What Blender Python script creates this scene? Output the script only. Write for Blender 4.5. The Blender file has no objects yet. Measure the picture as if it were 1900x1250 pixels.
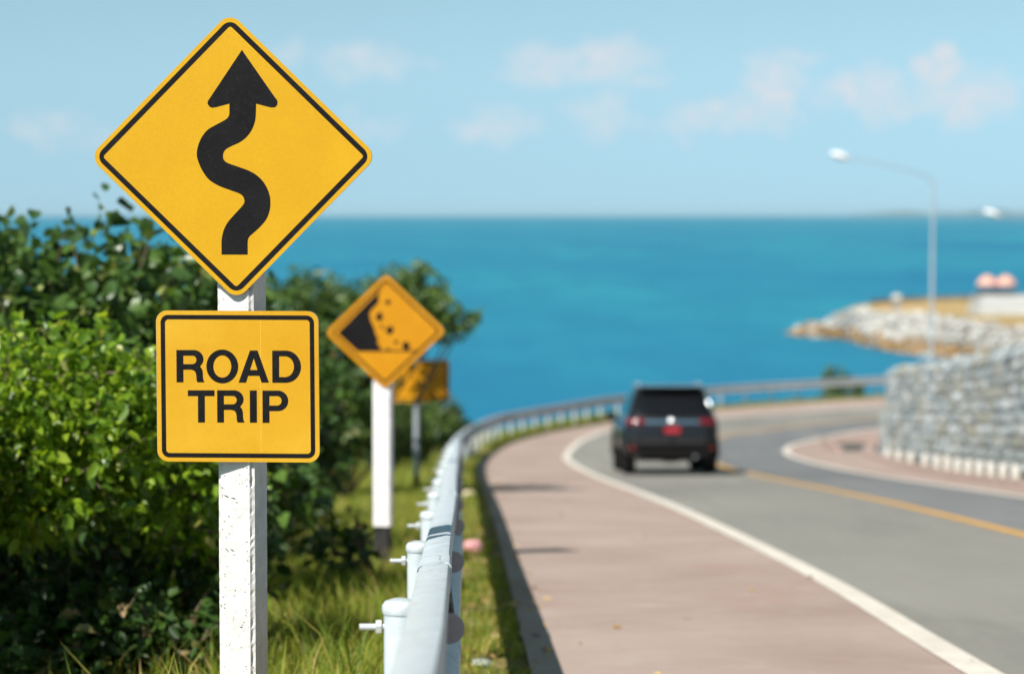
import bpy, math, random
import numpy as np
from mathutils import Vector, Matrix

random.seed(11)
RNG = np.random.default_rng(5)
scene = bpy.context.scene
COL = scene.collection
R = math.radians
CAMZ = 25.0                      # camera height above the sea, sea level is z = 0

# ------------------------------------------------------------------ camera
cam_d = bpy.data.cameras.new('camera')
cam = bpy.data.objects.new('camera', cam_d)
COL.objects.link(cam)
cam.location = (0, 0, CAMZ)
cam.rotation_euler = (R(90) - math.atan(227 / 4486), 0, 0)
cam_d.lens = 85
cam_d.sensor_width = 36
cam_d.clip_start = 0.1
cam_d.clip_end = 200000
cam_d.dof.use_dof = True
cam_d.dof.focus_distance = 7.37
cam_d.dof.aperture_fstop = 2.4
scene.camera = cam

# ------------------------------------------------------------------ light
SUN = Vector((0.57, 0.85, -1.0)).normalized()      # the way the light travels
ELEV = math.asin(-SUN.z)
AZIM = math.atan2(-SUN.x, -SUN.y)
sun_d = bpy.data.lights.new('sun', 'SUN')
sun_d.energy = 5.0
sun_d.angle = R(0.53)
sun_d.color = (1.0, 0.95, 0.88)
sun = bpy.data.objects.new('sun', sun_d)
COL.objects.link(sun)
sun.rotation_euler = SUN.to_track_quat('-Z', 'Y').to_euler()

scene.view_settings.view_transform = 'Standard'
scene.view_settings.look = 'None'
scene.view_settings.exposure = 0.5
scene.view_settings.gamma = 1.0
scene.view_settings.use_curve_mapping = False
scene.cycles.use_denoising = True
scene.cycles.max_bounces = 6
scene.cycles.diffuse_bounces = 2
scene.cycles.glossy_bounces = 3
scene.cycles.transmission_bounces = 3
scene.cycles.transparent_max_bounces = 6
scene.cycles.volume_bounces = 0
scene.cycles.sample_clamp_indirect = 8

SKY_STRENGTH = 0.06
SKY_TINT = (0.60, 1.0, 1.22)
world = bpy.data.worlds.new('World')
scene.world = world
world.use_nodes = True
wn, wl = world.node_tree.nodes, world.node_tree.links
wn.clear()


def wmath(op, a, b=None, c=None):
    n = wn.new('ShaderNodeMath')
    n.operation = op
    for i, v in enumerate((a, b, c)):
        if v is None:
            continue
        if isinstance(v, (int, float)):
            n.inputs[i].default_value = v
        else:
            wl.new(v, n.inputs[i])
    return n.outputs[0]


w_out = wn.new('ShaderNodeOutputWorld')
w_bg = wn.new('ShaderNodeBackground')
w_bg.inputs['Strength'].default_value = SKY_STRENGTH
wl.new(w_bg.outputs[0], w_out.inputs[0])
w_sky = wn.new('ShaderNodeTexSky')
w_sky.sky_type = 'NISHITA'
w_sky.sun_disc = False
w_sky.sun_elevation = ELEV
w_sky.sun_rotation = AZIM
w_sky.altitude = 30
w_sky.air_density = 1.0
w_sky.dust_density = 0.6
w_sky.ozone_density = 2.2
w_tc0 = wn.new('ShaderNodeTexCoord')
w_s0 = wn.new('ShaderNodeSeparateXYZ')
wl.new(w_tc0.outputs['Generated'], w_s0.inputs[0])
w_c0 = wn.new('ShaderNodeCombineXYZ')
wl.new(w_s0.outputs[0], w_c0.inputs[0])
wl.new(w_s0.outputs[1], w_c0.inputs[1])
wl.new(wmath('MAXIMUM', w_s0.outputs[2], 0.055), w_c0.inputs[2])
wl.new(w_c0.outputs[0], w_sky.inputs[0])
w_bw = wn.new('ShaderNodeRGBToBW')
wl.new(w_sky.outputs[0], w_bw.inputs[0])
w_lum = wmath('MULTIPLY', w_bw.outputs[0], 1.27)
w_flat = wn.new('ShaderNodeVectorMath')
w_flat.operation = 'SCALE'
w_flat.inputs[0].default_value = SKY_TINT
wl.new(w_lum, w_flat.inputs['Scale'])
w_tint = wn.new('ShaderNodeMix')
w_tint.data_type = 'RGBA'
w_tint.inputs[0].default_value = 0.93
wl.new(w_sky.outputs[0], w_tint.inputs[6])
wl.new(w_flat.outputs[0], w_tint.inputs[7])
# clouds: soft low cumulus in a band above the horizon, all the way round
w_tc = wn.new('ShaderNodeTexCoord')
w_sep = wn.new('ShaderNodeSeparateXYZ')
wl.new(w_tc.outputs['Generated'], w_sep.inputs[0])
az = wmath('ARCTAN2', w_sep.outputs[0], w_sep.outputs[1])
el = wmath('ARCSINE', w_sep.outputs[2])
w_cmb = wn.new('ShaderNodeCombineXYZ')
wl.new(az, w_cmb.inputs[0])
wl.new(el, w_cmb.inputs[1])


def wnoise(scale, detail, rough, offs=0.0):
    mp = wn.new('ShaderNodeMapping')
    wl.new(w_cmb.outputs[0], mp.inputs[0])
    mp.inputs['Location'].default_value = (offs, offs * 0.7, offs)
    n = wn.new('ShaderNodeTexNoise')
    n.inputs['Scale'].default_value = scale
    n.inputs['Detail'].default_value = detail
    n.inputs['Roughness'].default_value = rough
    wl.new(mp.outputs[0], n.inputs['Vector'])
    return n.outputs[0]


nA = wnoise(70, 5, 0.6)
nB = wnoise(70, 5, 0.6, 4.3)
azd = wmath('ADD', az, wmath('MULTIPLY', wmath('SUBTRACT', nA, 0.5), 0.038))
eld = wmath('ADD', el, wmath('MULTIPLY', wmath('SUBTRACT', nB, 0.5), 0.026))
w_cd = wn.new('ShaderNodeCombineXYZ')
wl.new(azd, w_cd.inputs[0])
wl.new(eld, w_cd.inputs[1])
# (azimuth, elevation, half width, half height, strength) in thousandths of a radian
CLOUDS = [(-61, 63, 17, 8, .6), (-33, 60, 5, 3, .5), (12, 61, 15, 6, .8), (40, 63, 18, 8, .85), (52, 54, 14, 3, .5),
          (-8, 36, 18, 7, .65), (37, 41, 12, 10, .6), (107, 50, 15, 14, .95), (86, 41, 20, 6, .75), (145, 49, 15, 10, .85),
          (185, 47, 19, 11, .85), (174, 60, 7, 7, 1.0), (118, 64, 6, 4, .5), (-91, 65, 8, 5, .45), (-190, 35, 16, 7, .45),
          (-58, 36, 12, 5, .4), (72, 36, 18, 4, .5), (165, 43, 22, 5, .65), (-160, 30, 20, 5, .3)]
cloud = None
for a, e, ra, re, s in CLOUDS:
    k1, k2 = 1000 / (ra * 1.3), 1000 / (re * 1.35)
    ma = wn.new('ShaderNodeVectorMath')
    ma.operation = 'MULTIPLY_ADD'
    wl.new(w_cd.outputs[0], ma.inputs[0])
    ma.inputs[1].default_value = (k1, k2, 0)
    ma.inputs[2].default_value = (-a / 1000 * k1, -e / 1000 * k2, 0)
    dp = wn.new('ShaderNodeVectorMath')
    dp.operation = 'DOT_PRODUCT'
    wl.new(ma.outputs[0], dp.inputs[0])
    wl.new(ma.outputs[0], dp.inputs[1])
    v = wmath('MULTIPLY_ADD', dp.outputs['Value'], -s, s)
    cloud = wmath('MAXIMUM', 0.0 if cloud is None else cloud, v)
# the rest of the sky: the same kind of cloud from noise, away from the placed ones
gen = wmath('MULTIPLY', wmath('MAXIMUM', wmath('SUBTRACT', wnoise(9, 5, 0.55, 2.0), 0.56), 0.0), 3.2)
band = wmath('MULTIPLY', wmath('MAXIMUM', wmath('SUBTRACT', 1.0, wmath('ABSOLUTE', wmath('MULTIPLY', wmath('SUBTRACT', el, 0.12), 9.0))), 0.0), 1.0)
away = wmath('MINIMUM', wmath('MAXIMUM', wmath('MULTIPLY', wmath('SUBTRACT', wmath('ABSOLUTE', az), 0.23), 12.0), 0.0), 1.0)
cloud = wmath('MAXIMUM', cloud, wmath('MULTIPLY', wmath('MULTIPLY', gen, band), away))
nC = wnoise(150, 5, 0.65, 1.7)
puff = wmath('MULTIPLY_ADD', nC, 2.8, -0.5)
cfac = wmath('MULTIPLY', wmath('MINIMUM', wmath('MAXIMUM', wmath('MULTIPLY', cloud, puff), 0.0), 1.0), 0.85)
w_mix = wn.new('ShaderNodeMix')
w_mix.data_type = 'RGBA'
wl.new(cfac, w_mix.inputs[0])
wl.new(w_tint.outputs[2], w_mix.inputs[6])
w_mix.inputs[7].default_value = (8.7, 9.0, 9.6, 1)
wl.new(w_mix.outputs[2], w_bg.inputs[0])

# ------------------------------------------------------------------ helpers
def tag(o, label=None, cat=None, group=None, kind=None):
    for k, v in (('label', label), ('category', cat), ('group', group), ('kind', kind)):
        if v:
            o[k] = v
    return o


def thing(name, loc, label, cat, group=None, rot=(0, 0, 0)):
    o = bpy.data.objects.new(name, None)
    COL.objects.link(o)
    o.location = loc
    o.rotation_euler = rot
    o.empty_display_size = 0.2
    return tag(o, label, cat, group)


def link(name, me, mat=None, parent=None, smooth=False):
    o = bpy.data.objects.new(name, me)
    COL.objects.link(o)
    if mat is not None and not me.materials:
        me.materials.append(mat)
    if parent is not None:
        o.parent = parent
    if smooth:
        me.polygons.foreach_set('use_smooth', [True] * len(me.polygons))
        me.set_sharp_from_angle(angle=R(38))
    return o


def mesh_np(name, V, Fa):
    """V (n,3), Fa (m,k) all faces with k corners"""
    me = bpy.data.meshes.new(name)
    V = np.asarray(V, dtype=np.float32)
    Fa = np.asarray(Fa, dtype=np.int32)
    m, k = Fa.shape
    me.vertices.add(len(V))
    me.vertices.foreach_set('co', V.ravel())
    me.loops.add(m * k)
    me.loops.foreach_set('vertex_index', Fa.ravel())
    me.polygons.add(m)
    me.polygons.foreach_set('loop_start', np.arange(0, m * k, k, dtype=np.int32))
    me.polygons.foreach_set('loop_total', np.full(m, k, dtype=np.int32))
    me.update(calc_edges=True)
    return me


class MB:
    def __init__(self):
        self.v, self.f = [], []

    def add(self, vs, fs):
        n = len(self.v)
        self.v += [tuple(p) for p in vs]
        self.f += [tuple(i + n for i in q) for q in fs]
        return self

    def box(self, c, s, rz=0.0, taper=1.0):
        x, y, z = (k / 2 for k in s)
        ca, sa = math.cos(rz), math.sin(rz)
        vs = []
        for dz in (-1, 1):
            t = taper if dz > 0 else 1.0
            for dx, dy in ((-1, -1), (1, -1), (1, 1), (-1, 1)):
                a, b = dx * x * t, dy * y * t
                vs.append((c[0] + a * ca - b * sa, c[1] + a * sa + b * ca, c[2] + dz * z))
        return self.add(vs, [(3, 2, 1, 0), (4, 5, 6, 7), (0, 1, 5, 4), (1, 2, 6, 5), (2, 3, 7, 6), (3, 0, 4, 7)])

    def tube(self, p0, p1, r0, r1=None, n=12, caps=True):
        r1 = r0 if r1 is None else r1
        p0, p1 = Vector(p0), Vector(p1)
        d = (p1 - p0).normalized()
        u = d.orthogonal().normalized()
        w = d.cross(u)
        vs = []
        for p, r in ((p0, r0), (p1, r1)):
            for i in range(n):
                a = 2 * math.pi * i / n
                vs.append(p + (u * math.cos(a) + w * math.sin(a)) * r)
        fs = [(i, (i + 1) % n, n + (i + 1) % n, n + i) for i in range(n)]
        if caps:
            fs += [tuple(range(n - 1, -1, -1)), tuple(range(n, 2 * n))]
        return self.add(vs, fs)

    def path(self, pts, rads, n=6):
        pts = [Vector(p) for p in pts]
        vs, fs = [], []
        u = None
        for i, p in enumerate(pts):
            d = (pts[min(i + 1, len(pts) - 1)] - pts[max(i - 1, 0)]).normalized()
            u = d.orthogonal().normalized() if u is None else (u - d * u.dot(d)).normalized()
            w = d.cross(u)
            vs += [p + (u * math.cos(2 * math.pi * k / n) + w * math.sin(2 * math.pi * k / n)) * rads[i] for k in range(n)]
        for i in range(len(pts) - 1):
            fs += [(i * n + k, i * n + (k + 1) % n, (i + 1) * n + (k + 1) % n, (i + 1) * n + k) for k in range(n)]
        fs += [tuple(range(n - 1, -1, -1)), tuple((len(pts) - 1) * n + k for k in range(n))]
        return self.add(vs, fs)

    def lathe(self, prof, n=20, axis=(0, 0, 0)):
        vs, fs = [], []
        for r, z in prof:
            for i in range(n):
                a = 2 * math.pi * i / n
                vs.append((axis[0] + r * math.cos(a), axis[1] + r * math.sin(a), axis[2] + z))
        for j in range(len(prof) - 1):
            for i in range(n):
                k = (i + 1) % n
                fs.append((j * n + i, j * n + k, (j + 1) * n + k, (j + 1) * n + i))
        fs.append(tuple(range(n - 1, -1, -1)))
        fs.append(tuple((len(prof) - 1) * n + i for i in range(n)))
        return self.add(vs, fs)

    def grid(self, rows):
        nr, nc = len(rows), len(rows[0])
        vs = [p for r in rows for p in r]
        fs = [(i * nc + j, i * nc + j + 1, (i + 1) * nc + j + 1, (i + 1) * nc + j) for i in range(nr - 1) for j in range(nc - 1)]
        return self.add(vs, fs)

    def build(self, name, mat, parent=None, smooth=False, bevel=0.0):
        me = bpy.data.meshes.new(name)
        me.from_pydata(self.v, [], self.f)
        me.update()
        o = link(name, me, mat, parent, smooth)
        if bevel:
            b = o.modifiers.new('bevel', 'BEVEL')
            b.width = bevel
            b.segments = 2
            b.limit_method = 'ANGLE'
        return o


def flat(name, loops, half, mat, parent, y=0.0, holes_ok=True):
    """outlines in the x-z plane made into a thin plate, front towards -y"""
    cu = bpy.data.curves.new(name, 'CURVE')
    cu.dimensions = '2D'
    cu.fill_mode = 'BOTH'
    cu.extrude = half
    for lp in loops:
        s = cu.splines.new('POLY')
        s.points.add(len(lp) - 1)
        for i, (a, b) in enumerate(lp):
            s.points[i].co = (a, b, 0, 1)
        s.use_cyclic_u = True
    tmp = bpy.data.objects.new(name + '_tmp', cu)
    COL.objects.link(tmp)
    dg = bpy.context.evaluated_depsgraph_get()
    me = bpy.data.meshes.new_from_object(tmp.evaluated_get(dg))
    bpy.data.objects.remove(tmp)
    bpy.data.curves.remove(cu)
    me.name = name
    me.transform(Matrix(((1, 0, 0, 0), (0, 0, -1, y), (0, 1, 0, 0), (0, 0, 0, 1))))
    me.materials.clear()
    return link(name, me, mat, parent)


def arc(cx, cz, rx, rz, a0, a1, n=12):
    return [(cx + rx * math.cos(R(a0 + (a1 - a0) * i / n)), cz + rz * math.sin(R(a0 + (a1 - a0) * i / n))) for i in range(n + 1)]


def roundpoly(pts, rad, n=8):
    out = []
    m = len(pts)
    for i in range(m):
        p, a, b = Vector(pts[i]), Vector(pts[i - 1]), Vector(pts[(i + 1) % m])
        d1, d2 = (a - p).normalized(), (b - p).normalized()
        ang = d1.angle(d2)
        t = rad / math.tan(ang / 2)
        c = p + (d1 + d2).normalized() * (rad / math.sin(ang / 2))
        s, e = p + d1 * t - c, p + d2 * t - c
        a0, a1 = math.atan2(s.y, s.x), math.atan2(e.y, e.x)
        while a1 - a0 > math.pi:
            a1 -= 2 * math.pi
        while a1 - a0 < -math.pi:
            a1 += 2 * math.pi
        out += [(c.x + rad * math.cos(a0 + (a1 - a0) * k / n), c.y + rad * math.sin(a0 + (a1 - a0) * k / n)) for k in range(n + 1)]
    return out


def catmull(pts, per=8, closed=False):
    P = [np.array(p, float) for p in pts]
    n = len(P)
    out = []
    for i in range(n if closed else n - 1):
        g = (lambda k: P[k % n]) if closed else (lambda k: P[max(0, min(n - 1, k))])
        p0, p1, p2, p3 = g(i - 1), g(i), g(i + 1), g(i + 2)
        for k in range(per):
            t = k / per
            out.append(0.5 * (2 * p1 + (p2 - p0) * t + (2 * p0 - 5 * p1 + 4 * p2 - p3) * t * t + (3 * p1 - p0 - 3 * p2 + p3) * t ** 3))
    if not closed:
        out.append(P[-1])
    return out


def resample(pts, n=None, step=None):
    P = np.array(pts, float)
    d = np.r_[0, np.cumsum(np.linalg.norm(np.diff(P, axis=0), axis=1))]
    if n is None:
        n = max(2, int(round(d[-1] / step)) + 1)
    s = np.linspace(0, d[-1], n)
    return np.stack([np.interp(s, d, P[:, k]) for k in range(P.shape[1])], 1)


# ------------------------------------------------------------------ materials
def newmat(name):
    m = bpy.data.materials.new(name)
    m.use_nodes = True
    nt = m.node_tree
    return m, nt, nt.nodes['Principled BSDF']


def noise_node(nt, scale, detail=4, rough=0.55, coord='Object', stretch=None):
    tc = nt.nodes.new('ShaderNodeTexCoord')
    n = nt.nodes.new('ShaderNodeTexNoise')
    n.inputs['Scale'].default_value = scale
    n.inputs['Detail'].default_value = detail
    n.inputs['Roughness'].default_value = rough
    src = tc.outputs[coord]
    if stretch:
        mp = nt.nodes.new('ShaderNodeMapping')
        mp.inputs['Scale'].default_value = stretch
        nt.links.new(src, mp.inputs[0])
        src = mp.outputs[0]
    nt.links.new(src, n.inputs['Vector'])
    return n


def ramp(nt, src, stops):
    r = nt.nodes.new('ShaderNodeValToRGB')
    e = r.color_ramp.elements
    while len(e) < len(stops):
        e.new(0.5)
    for i, (p, c) in enumerate(stops):
        e[i].position = p
        e[i].color = (*c, 1)
    nt.links.new(src, r.inputs[0])
    return r


def mix(nt, fac, a, b, mode='MIX'):
    m = nt.nodes.new('ShaderNodeMix')
    m.data_type = 'RGBA'
    m.blend_type = mode
    for i, v in ((0, fac), (6, a), (7, b)):
        if isinstance(v, (int, float)):
            m.inputs[i].default_value = v
        elif isinstance(v, tuple):
            m.inputs[i].default_value = (*v, 1)
        else:
            nt.links.new(v, m.inputs[i])
    return m.outputs[2]


def bump(nt, bsdf, height, strength, dist):
    b = nt.nodes.new('ShaderNodeBump')
    b.inputs['Strength'].default_value = strength
    b.inputs['Distance'].default_value = dist
    nt.links.new(height, b.inputs['Height'])
    nt.links.new(b.outputs[0], bsdf.inputs['Normal'])


def mat_noise(name, c0, c1, scale, rough=0.8, metal=0.0, spec=0.3, bmp=None, c2=None, scale2=None, f2=0.5, coord='Object', stretch=None, coat=0.0):
    m, nt, b = newmat(name)
    n = noise_node(nt, scale, coord=coord, stretch=stretch)
    col = ramp(nt, n.outputs[0], [(0.33, c0), (0.68, c1)]).outputs[0]
    if c2:
        n2 = noise_node(nt, scale2, 5, 0.65, coord=coord)
        f = ramp(nt, n2.outputs[0], [(0.52, (0, 0, 0)), (0.72, (f2, f2, f2))]).outputs[0]
        col = mix(nt, f, col, c2)
    nt.links.new(col, b.inputs['Base Color'])
    b.inputs['Roughness'].default_value = rough
    b.inputs['Metallic'].default_value = metal
    b.inputs['Specular IOR Level'].default_value = spec
    b.inputs['Coat Weight'].default_value = coat
    b.inputs['Coat Roughness'].default_value = 0.05
    if bmp:
        nb = noise_node(nt, bmp[0], 6, 0.65, coord=coord)
        bump(nt, b, nb.outputs[0], bmp[1], bmp[2])
    return m


def mat_leaf(name, stops, transl=0.35, rough=0.38, spec=0.5):
    m, nt, b = newmat(name)
    g = nt.nodes.new('ShaderNodeNewGeometry')
    col = ramp(nt, g.outputs['Random Per Island'], stops).outputs[0]
    nt.links.new(col, b.inputs['Base Color'])
    b.inputs['Roughness'].default_value = rough
    b.inputs['Specular IOR Level'].default_value = spec
    t = nt.nodes.new('ShaderNodeBsdfTranslucent')
    bright = mix(nt, 1.0, col, (1.5, 1.45, 0.7), 'MULTIPLY')
    nt.links.new(bright, t.inputs[0])
    s = nt.nodes.new('ShaderNodeMixShader')
    s.inputs[0].default_value = transl
    nt.links.new(b.outputs[0], s.inputs[1])
    nt.links.new(t.outputs[0], s.inputs[2])
    nt.links.new(s.outputs[0], nt.nodes['Material Output'].inputs[0])
    return m


def mat_sheeting(name, col, col2, seam=None):
    """prismatic reflective sheeting: fine cells, cloudy wear"""
    m, nt, b = newmat(name)
    n = noise_node(nt, 5, 4, 0.5)
    c = ramp(nt, n.outputs[0], [(0.3, col), (0.72, col2)]).outputs[0]
    tc = nt.nodes.new('ShaderNodeTexCoord')
    v = nt.nodes.new('ShaderNodeTexVoronoi')
    v.inputs['Scale'].default_value = 175
    v.inputs['Randomness'].default_value = 0.25
    mp = nt.nodes.new('ShaderNodeMapping')
    mp.inputs['Rotation'].default_value = (0, R(45), 0)
    mp.inputs['Scale'].default_value = (1, 0.02, 1)
    nt.links.new(tc.outputs['Object'], mp.inputs[0])
    nt.links.new(mp.outputs[0], v.inputs['Vector'])
    cell = ramp(nt, v.outputs['Distance'], [(0.0, (1.06, 1.06, 1.06)), (0.75, (0.82, 0.79, 0.72))]).outputs[0]
    c = mix(nt, 1.0, c, cell, 'MULTIPLY')
    # dust and small scratches
    d = noise_node(nt, 60, 6, 0.7, stretch=(1, 1, 0.35))
    f = ramp(nt, d.outputs[0], [(0.66, (0, 0, 0)), (0.8, (0.25, 0.25, 0.25))]).outputs[0]
    c = mix(nt, f, c, (0.62, 0.43, 0.16))
    if seam is not None:
        sp = nt.nodes.new('ShaderNodeSeparateXYZ')
        nt.links.new(tc.outputs['Object'], sp.inputs[0])
        a = nt.nodes.new('ShaderNodeMath')
        a.operation = 'SUBTRACT'
        a.inputs[1].default_value = seam
        nt.links.new(sp.outputs[0], a.inputs[0])
        q = nt.nodes.new('ShaderNodeMath')
        q.operation = 'COMPARE'
        q.inputs[1].default_value = 0.0
        q.inputs[2].default_value = 0.0012
        nt.links.new(a.outputs[0], q.inputs[0])
        h = nt.nodes.new('ShaderNodeMath')
        h.operation = 'MULTIPLY'
        h.inputs[1].default_value = 0.2
        nt.links.new(q.outputs[0], h.inputs[0])
        c = mix(nt, h.outputs[0], c, (0.9, 0.62, 0.16))
    nt.links.new(c, b.inputs['Base Color'])
    b.inputs['Roughness'].default_value = 0.42
    b.inputs['Specular IOR Level'].default_value = 0.35
    bump(nt, b, v.outputs['Distance'], 0.12, 0.001)
    return m


M = {}
M['sea'], _nt, _b = newmat('sea')
_n = noise_node(_nt, 0.004, 5, 0.6, 'Generated', None)
_tc = _nt.nodes.new('ShaderNodeTexCoord')
_n = noise_node(_nt, 0.0065, 5, 0.6, 'Object', (1, 0.28, 1))
_c = ramp(_nt, _n.outputs[0], [(0.32, (0.008, 0.160, 0.285)), (0.66, (0.021, 0.245, 0.325))]).outputs[0]
_n3 = noise_node(_nt, 0.045, 6, 0.7, 'Object', (1, 0.22, 1))
_c = mix(_nt, ramp(_nt, _n3.outputs[0], [(0.42, (0, 0, 0)), (0.72, (0.6, 0.6, 0.6))]).outputs[0], _c, (0.005, 0.12, 0.235))
_sp = _nt.nodes.new('ShaderNodeSeparateXYZ')
_nt.links.new(_tc.outputs['Object'], _sp.inputs[0])
_md = _nt.nodes.new('ShaderNodeMath')
_md.operation = 'MULTIPLY'
_md.inputs[1].default_value = 0.001
_nt.links.new(_sp.outputs[1], _md.inputs[0])
_c = mix(_nt, ramp(_nt, _md.outputs[0], [(0.30, (0.45, 0.45, 0.45)), (0.62, (0, 0, 0))]).outputs[0], _c, (0.006, 0.135, 0.275))
_nt.links.new(_c, _b.inputs['Base Color'])
_b.inputs['Roughness'].default_value = 0.55
_b.inputs['Specular IOR Level'].default_value = 0.12
_nb = noise_node(_nt, 0.35, 6, 0.65, 'Object', (1, 0.5, 1))
bump(_nt, _b, _nb.outputs[0], 0.6, 0.6)

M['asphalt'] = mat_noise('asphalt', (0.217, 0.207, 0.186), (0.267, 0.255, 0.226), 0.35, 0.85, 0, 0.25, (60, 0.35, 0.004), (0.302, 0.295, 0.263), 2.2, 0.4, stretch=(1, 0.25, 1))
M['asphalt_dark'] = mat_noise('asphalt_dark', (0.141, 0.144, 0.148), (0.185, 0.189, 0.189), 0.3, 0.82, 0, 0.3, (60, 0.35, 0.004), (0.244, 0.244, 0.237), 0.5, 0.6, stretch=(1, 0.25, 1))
M['shoulder'] = mat_noise('shoulder', (0.325, 0.238, 0.205), (0.405, 0.322, 0.276), 0.55, 0.88, 0, 0.2, (70, 0.35, 0.004), (0.442, 0.363, 0.308), 3.0, 0.55)
M['white_paint'] = mat_noise('white_paint', (0.614, 0.558, 0.484), (0.725, 0.670, 0.595), 3, 0.7, 0, 0.3, (40, 0.2, 0.002), (0.465, 0.419, 0.372), 14, 0.5)
def add_wear(m, scale, stretch, col, lo, hi, amt):
    nt = m.node_tree
    b = nt.nodes['Principled BSDF']
    src = b.inputs['Base Color'].links[0].from_socket
    n = noise_node(nt, scale, 6, 0.7, 'Object', stretch)
    f = ramp(nt, n.outputs[0], [(lo, (0, 0, 0)), (hi, (amt, amt, amt))]).outputs[0]
    nt.links.new(mix(nt, f, src, col), b.inputs['Base Color'])


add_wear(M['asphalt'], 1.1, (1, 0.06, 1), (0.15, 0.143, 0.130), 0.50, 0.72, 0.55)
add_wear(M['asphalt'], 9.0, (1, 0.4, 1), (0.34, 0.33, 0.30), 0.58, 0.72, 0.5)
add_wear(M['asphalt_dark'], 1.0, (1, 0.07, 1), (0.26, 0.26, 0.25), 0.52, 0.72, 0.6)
add_wear(M['shoulder'], 0.9, (1, 0.35, 1), (0.33, 0.20, 0.165), 0.54, 0.72, 0.55)
add_wear(M['shoulder'], 12.0, (1, 0.6, 1), (0.24, 0.19, 0.165), 0.60, 0.74, 0.45)
add_wear(M['white_paint'], 26.0, (1, 0.5, 1), (0.30, 0.28, 0.25), 0.60, 0.70, 0.7)
M['yellow_paint'] = mat_noise('yellow_paint', (0.60, 0.31, 0.045), (0.72, 0.39, 0.08), 3, 0.7, 0, 0.3, None, (0.45, 0.34, 0.2), 12, 0.5)
M['soil'] = mat_noise('soil', (0.13, 0.12, 0.035), (0.26, 0.21, 0.07), 1.6, 0.95, 0, 0.1, (25, 0.6, 0.03), (0.36, 0.24, 0.13), 4.5, 0.75)
M['concrete_white'], _nt, _b = newmat('concrete_white')
_n = noise_node(_nt, 14, 6, 0.7)
_c = ramp(_nt, _n.outputs[0], [(0.30, (0.52, 0.51, 0.50)), (0.6, (0.64, 0.63, 0.625))]).outputs[0]
_n2 = noise_node(_nt, 85, 3, 0.6, stretch=(1, 1, 0.55))
_f = ramp(_nt, _n2.outputs[0], [(0.685, (0, 0, 0)), (0.74, (0.9, 0.9, 0.9))]).outputs[0]
_c = mix(_nt, _f, _c, (0.20, 0.19, 0.18))
_n4 = noise_node(_nt, 9, 3, 0.5, stretch=(1, 1, 0.35))
_f = ramp(_nt, _n4.outputs[0], [(0.60, (0, 0, 0)), (0.74, (0.35, 0.35, 0.35))]).outputs[0]
_c = mix(_nt, _f, _c, (0.55, 0.52, 0.47))
_nt.links.new(_c, _b.inputs['Base Color'])
_b.inputs['Roughness'].default_value = 0.75
_b.inputs['Specular IOR Level'].default_value = 0.2
_nb = noise_node(_nt, 70, 6, 0.7, stretch=(1, 1, 0.5))
bump(_nt, _b, _nb.outputs[0], 0.6, 0.004)
M['white_post'] = mat_noise('white_post', (0.72, 0.70, 0.70), (0.82, 0.80, 0.80), 6, 0.7, 0, 0.2, (60, 0.2, 0.003))
M['black_paint'] = mat_noise('black_paint', (0.022, 0.021, 0.022), (0.04, 0.038, 0.038), 9, 0.7, 0, 0.25)
M['crack'] = mat_noise('crack', (0.05, 0.045, 0.045), (0.10, 0.09, 0.085), 60, 0.95, 0, 0.1)
M['black_film'] = mat_noise('black_film', (0.0062, 0.0055, 0.0066), (0.0095, 0.0085, 0.0100), 9, 0.55, 0, 0.12, None, (0.03, 0.027, 0.024), 90, 0.4)
M['sheet1'] = mat_sheeting('sheet_yellow', (0.60, 0.325, 0.003), (0.655, 0.37, 0.005))
M['sheet2'] = mat_sheeting('sheet_amber', (0.60, 0.31, 0.005), (0.665, 0.38, 0.020), seam=0.062)
M['sheet3'] = mat_sheeting('sheet_orange', (0.60, 0.255, 0.004), (0.66, 0.305, 0.007))
M['alu'] = mat_noise('aluminium', (0.42, 0.42, 0.42), (0.55, 0.55, 0.55), 20, 0.45, 0.7, 0.5)
M['galv'] = mat_noise('galvanised', (0.45, 0.52, 0.56), (0.61, 0.67, 0.71), 9, 0.52, 0.12, 0.4, (50, 0.2, 0.003), (0.34, 0.355, 0.35), 22, 0.6, stretch=(0.6, 2.2, 1))
M['galv_worn'] = mat_noise('galvanised_worn', (0.42, 0.47, 0.49), (0.63, 0.68, 0.71), 14, 0.5, 0.12, 0.4, (60, 0.15, 0.002), (0.31, 0.325, 0.32), 34, 0.8, stretch=(0.5, 7, 1))
M['post_shadow'] = mat_noise('post_shadow_blue', (0.075, 0.13, 0.21), (0.11, 0.18, 0.27), 10, 0.45, 0.2, 0.4)  # unused; dark blue of the sign post's shadow across the rail
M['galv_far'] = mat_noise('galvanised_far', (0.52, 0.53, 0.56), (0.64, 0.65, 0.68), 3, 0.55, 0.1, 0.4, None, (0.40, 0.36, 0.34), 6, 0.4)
M['steel'] = mat_noise('steel', (0.5, 0.53, 0.55), (0.62, 0.65, 0.67), 15, 0.45, 0.3, 0.5)
M['grey_pole'] = mat_noise('grey_pole', (0.30, 0.33, 0.36), (0.40, 0.43, 0.46), 5, 0.6, 0.2, 0.4)
M['delineator'] = mat_noise('delineator', (0.36, 0.33, 0.36), (0.42, 0.39, 0.42), 20, 0.5, 0.0, 0.4)
M['pole'] = mat_noise('lamp_pole', (0.32, 0.37, 0.41), (0.40, 0.45, 0.49), 3, 0.5, 0.15, 0.4)
M['lamp_head'] = mat_noise('lamp_head', (0.84, 0.84, 0.84), (0.88, 0.88, 0.88), 5, 0.3, 0.0, 0.6, coat=0.6)
M['lamp_glass'], _nt, _b = newmat('lamp_glass')
_b.inputs['Base Color'].default_value = (0.75, 0.70, 0.66, 1)
_b.inputs['Roughness'].default_value = 0.12
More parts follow.
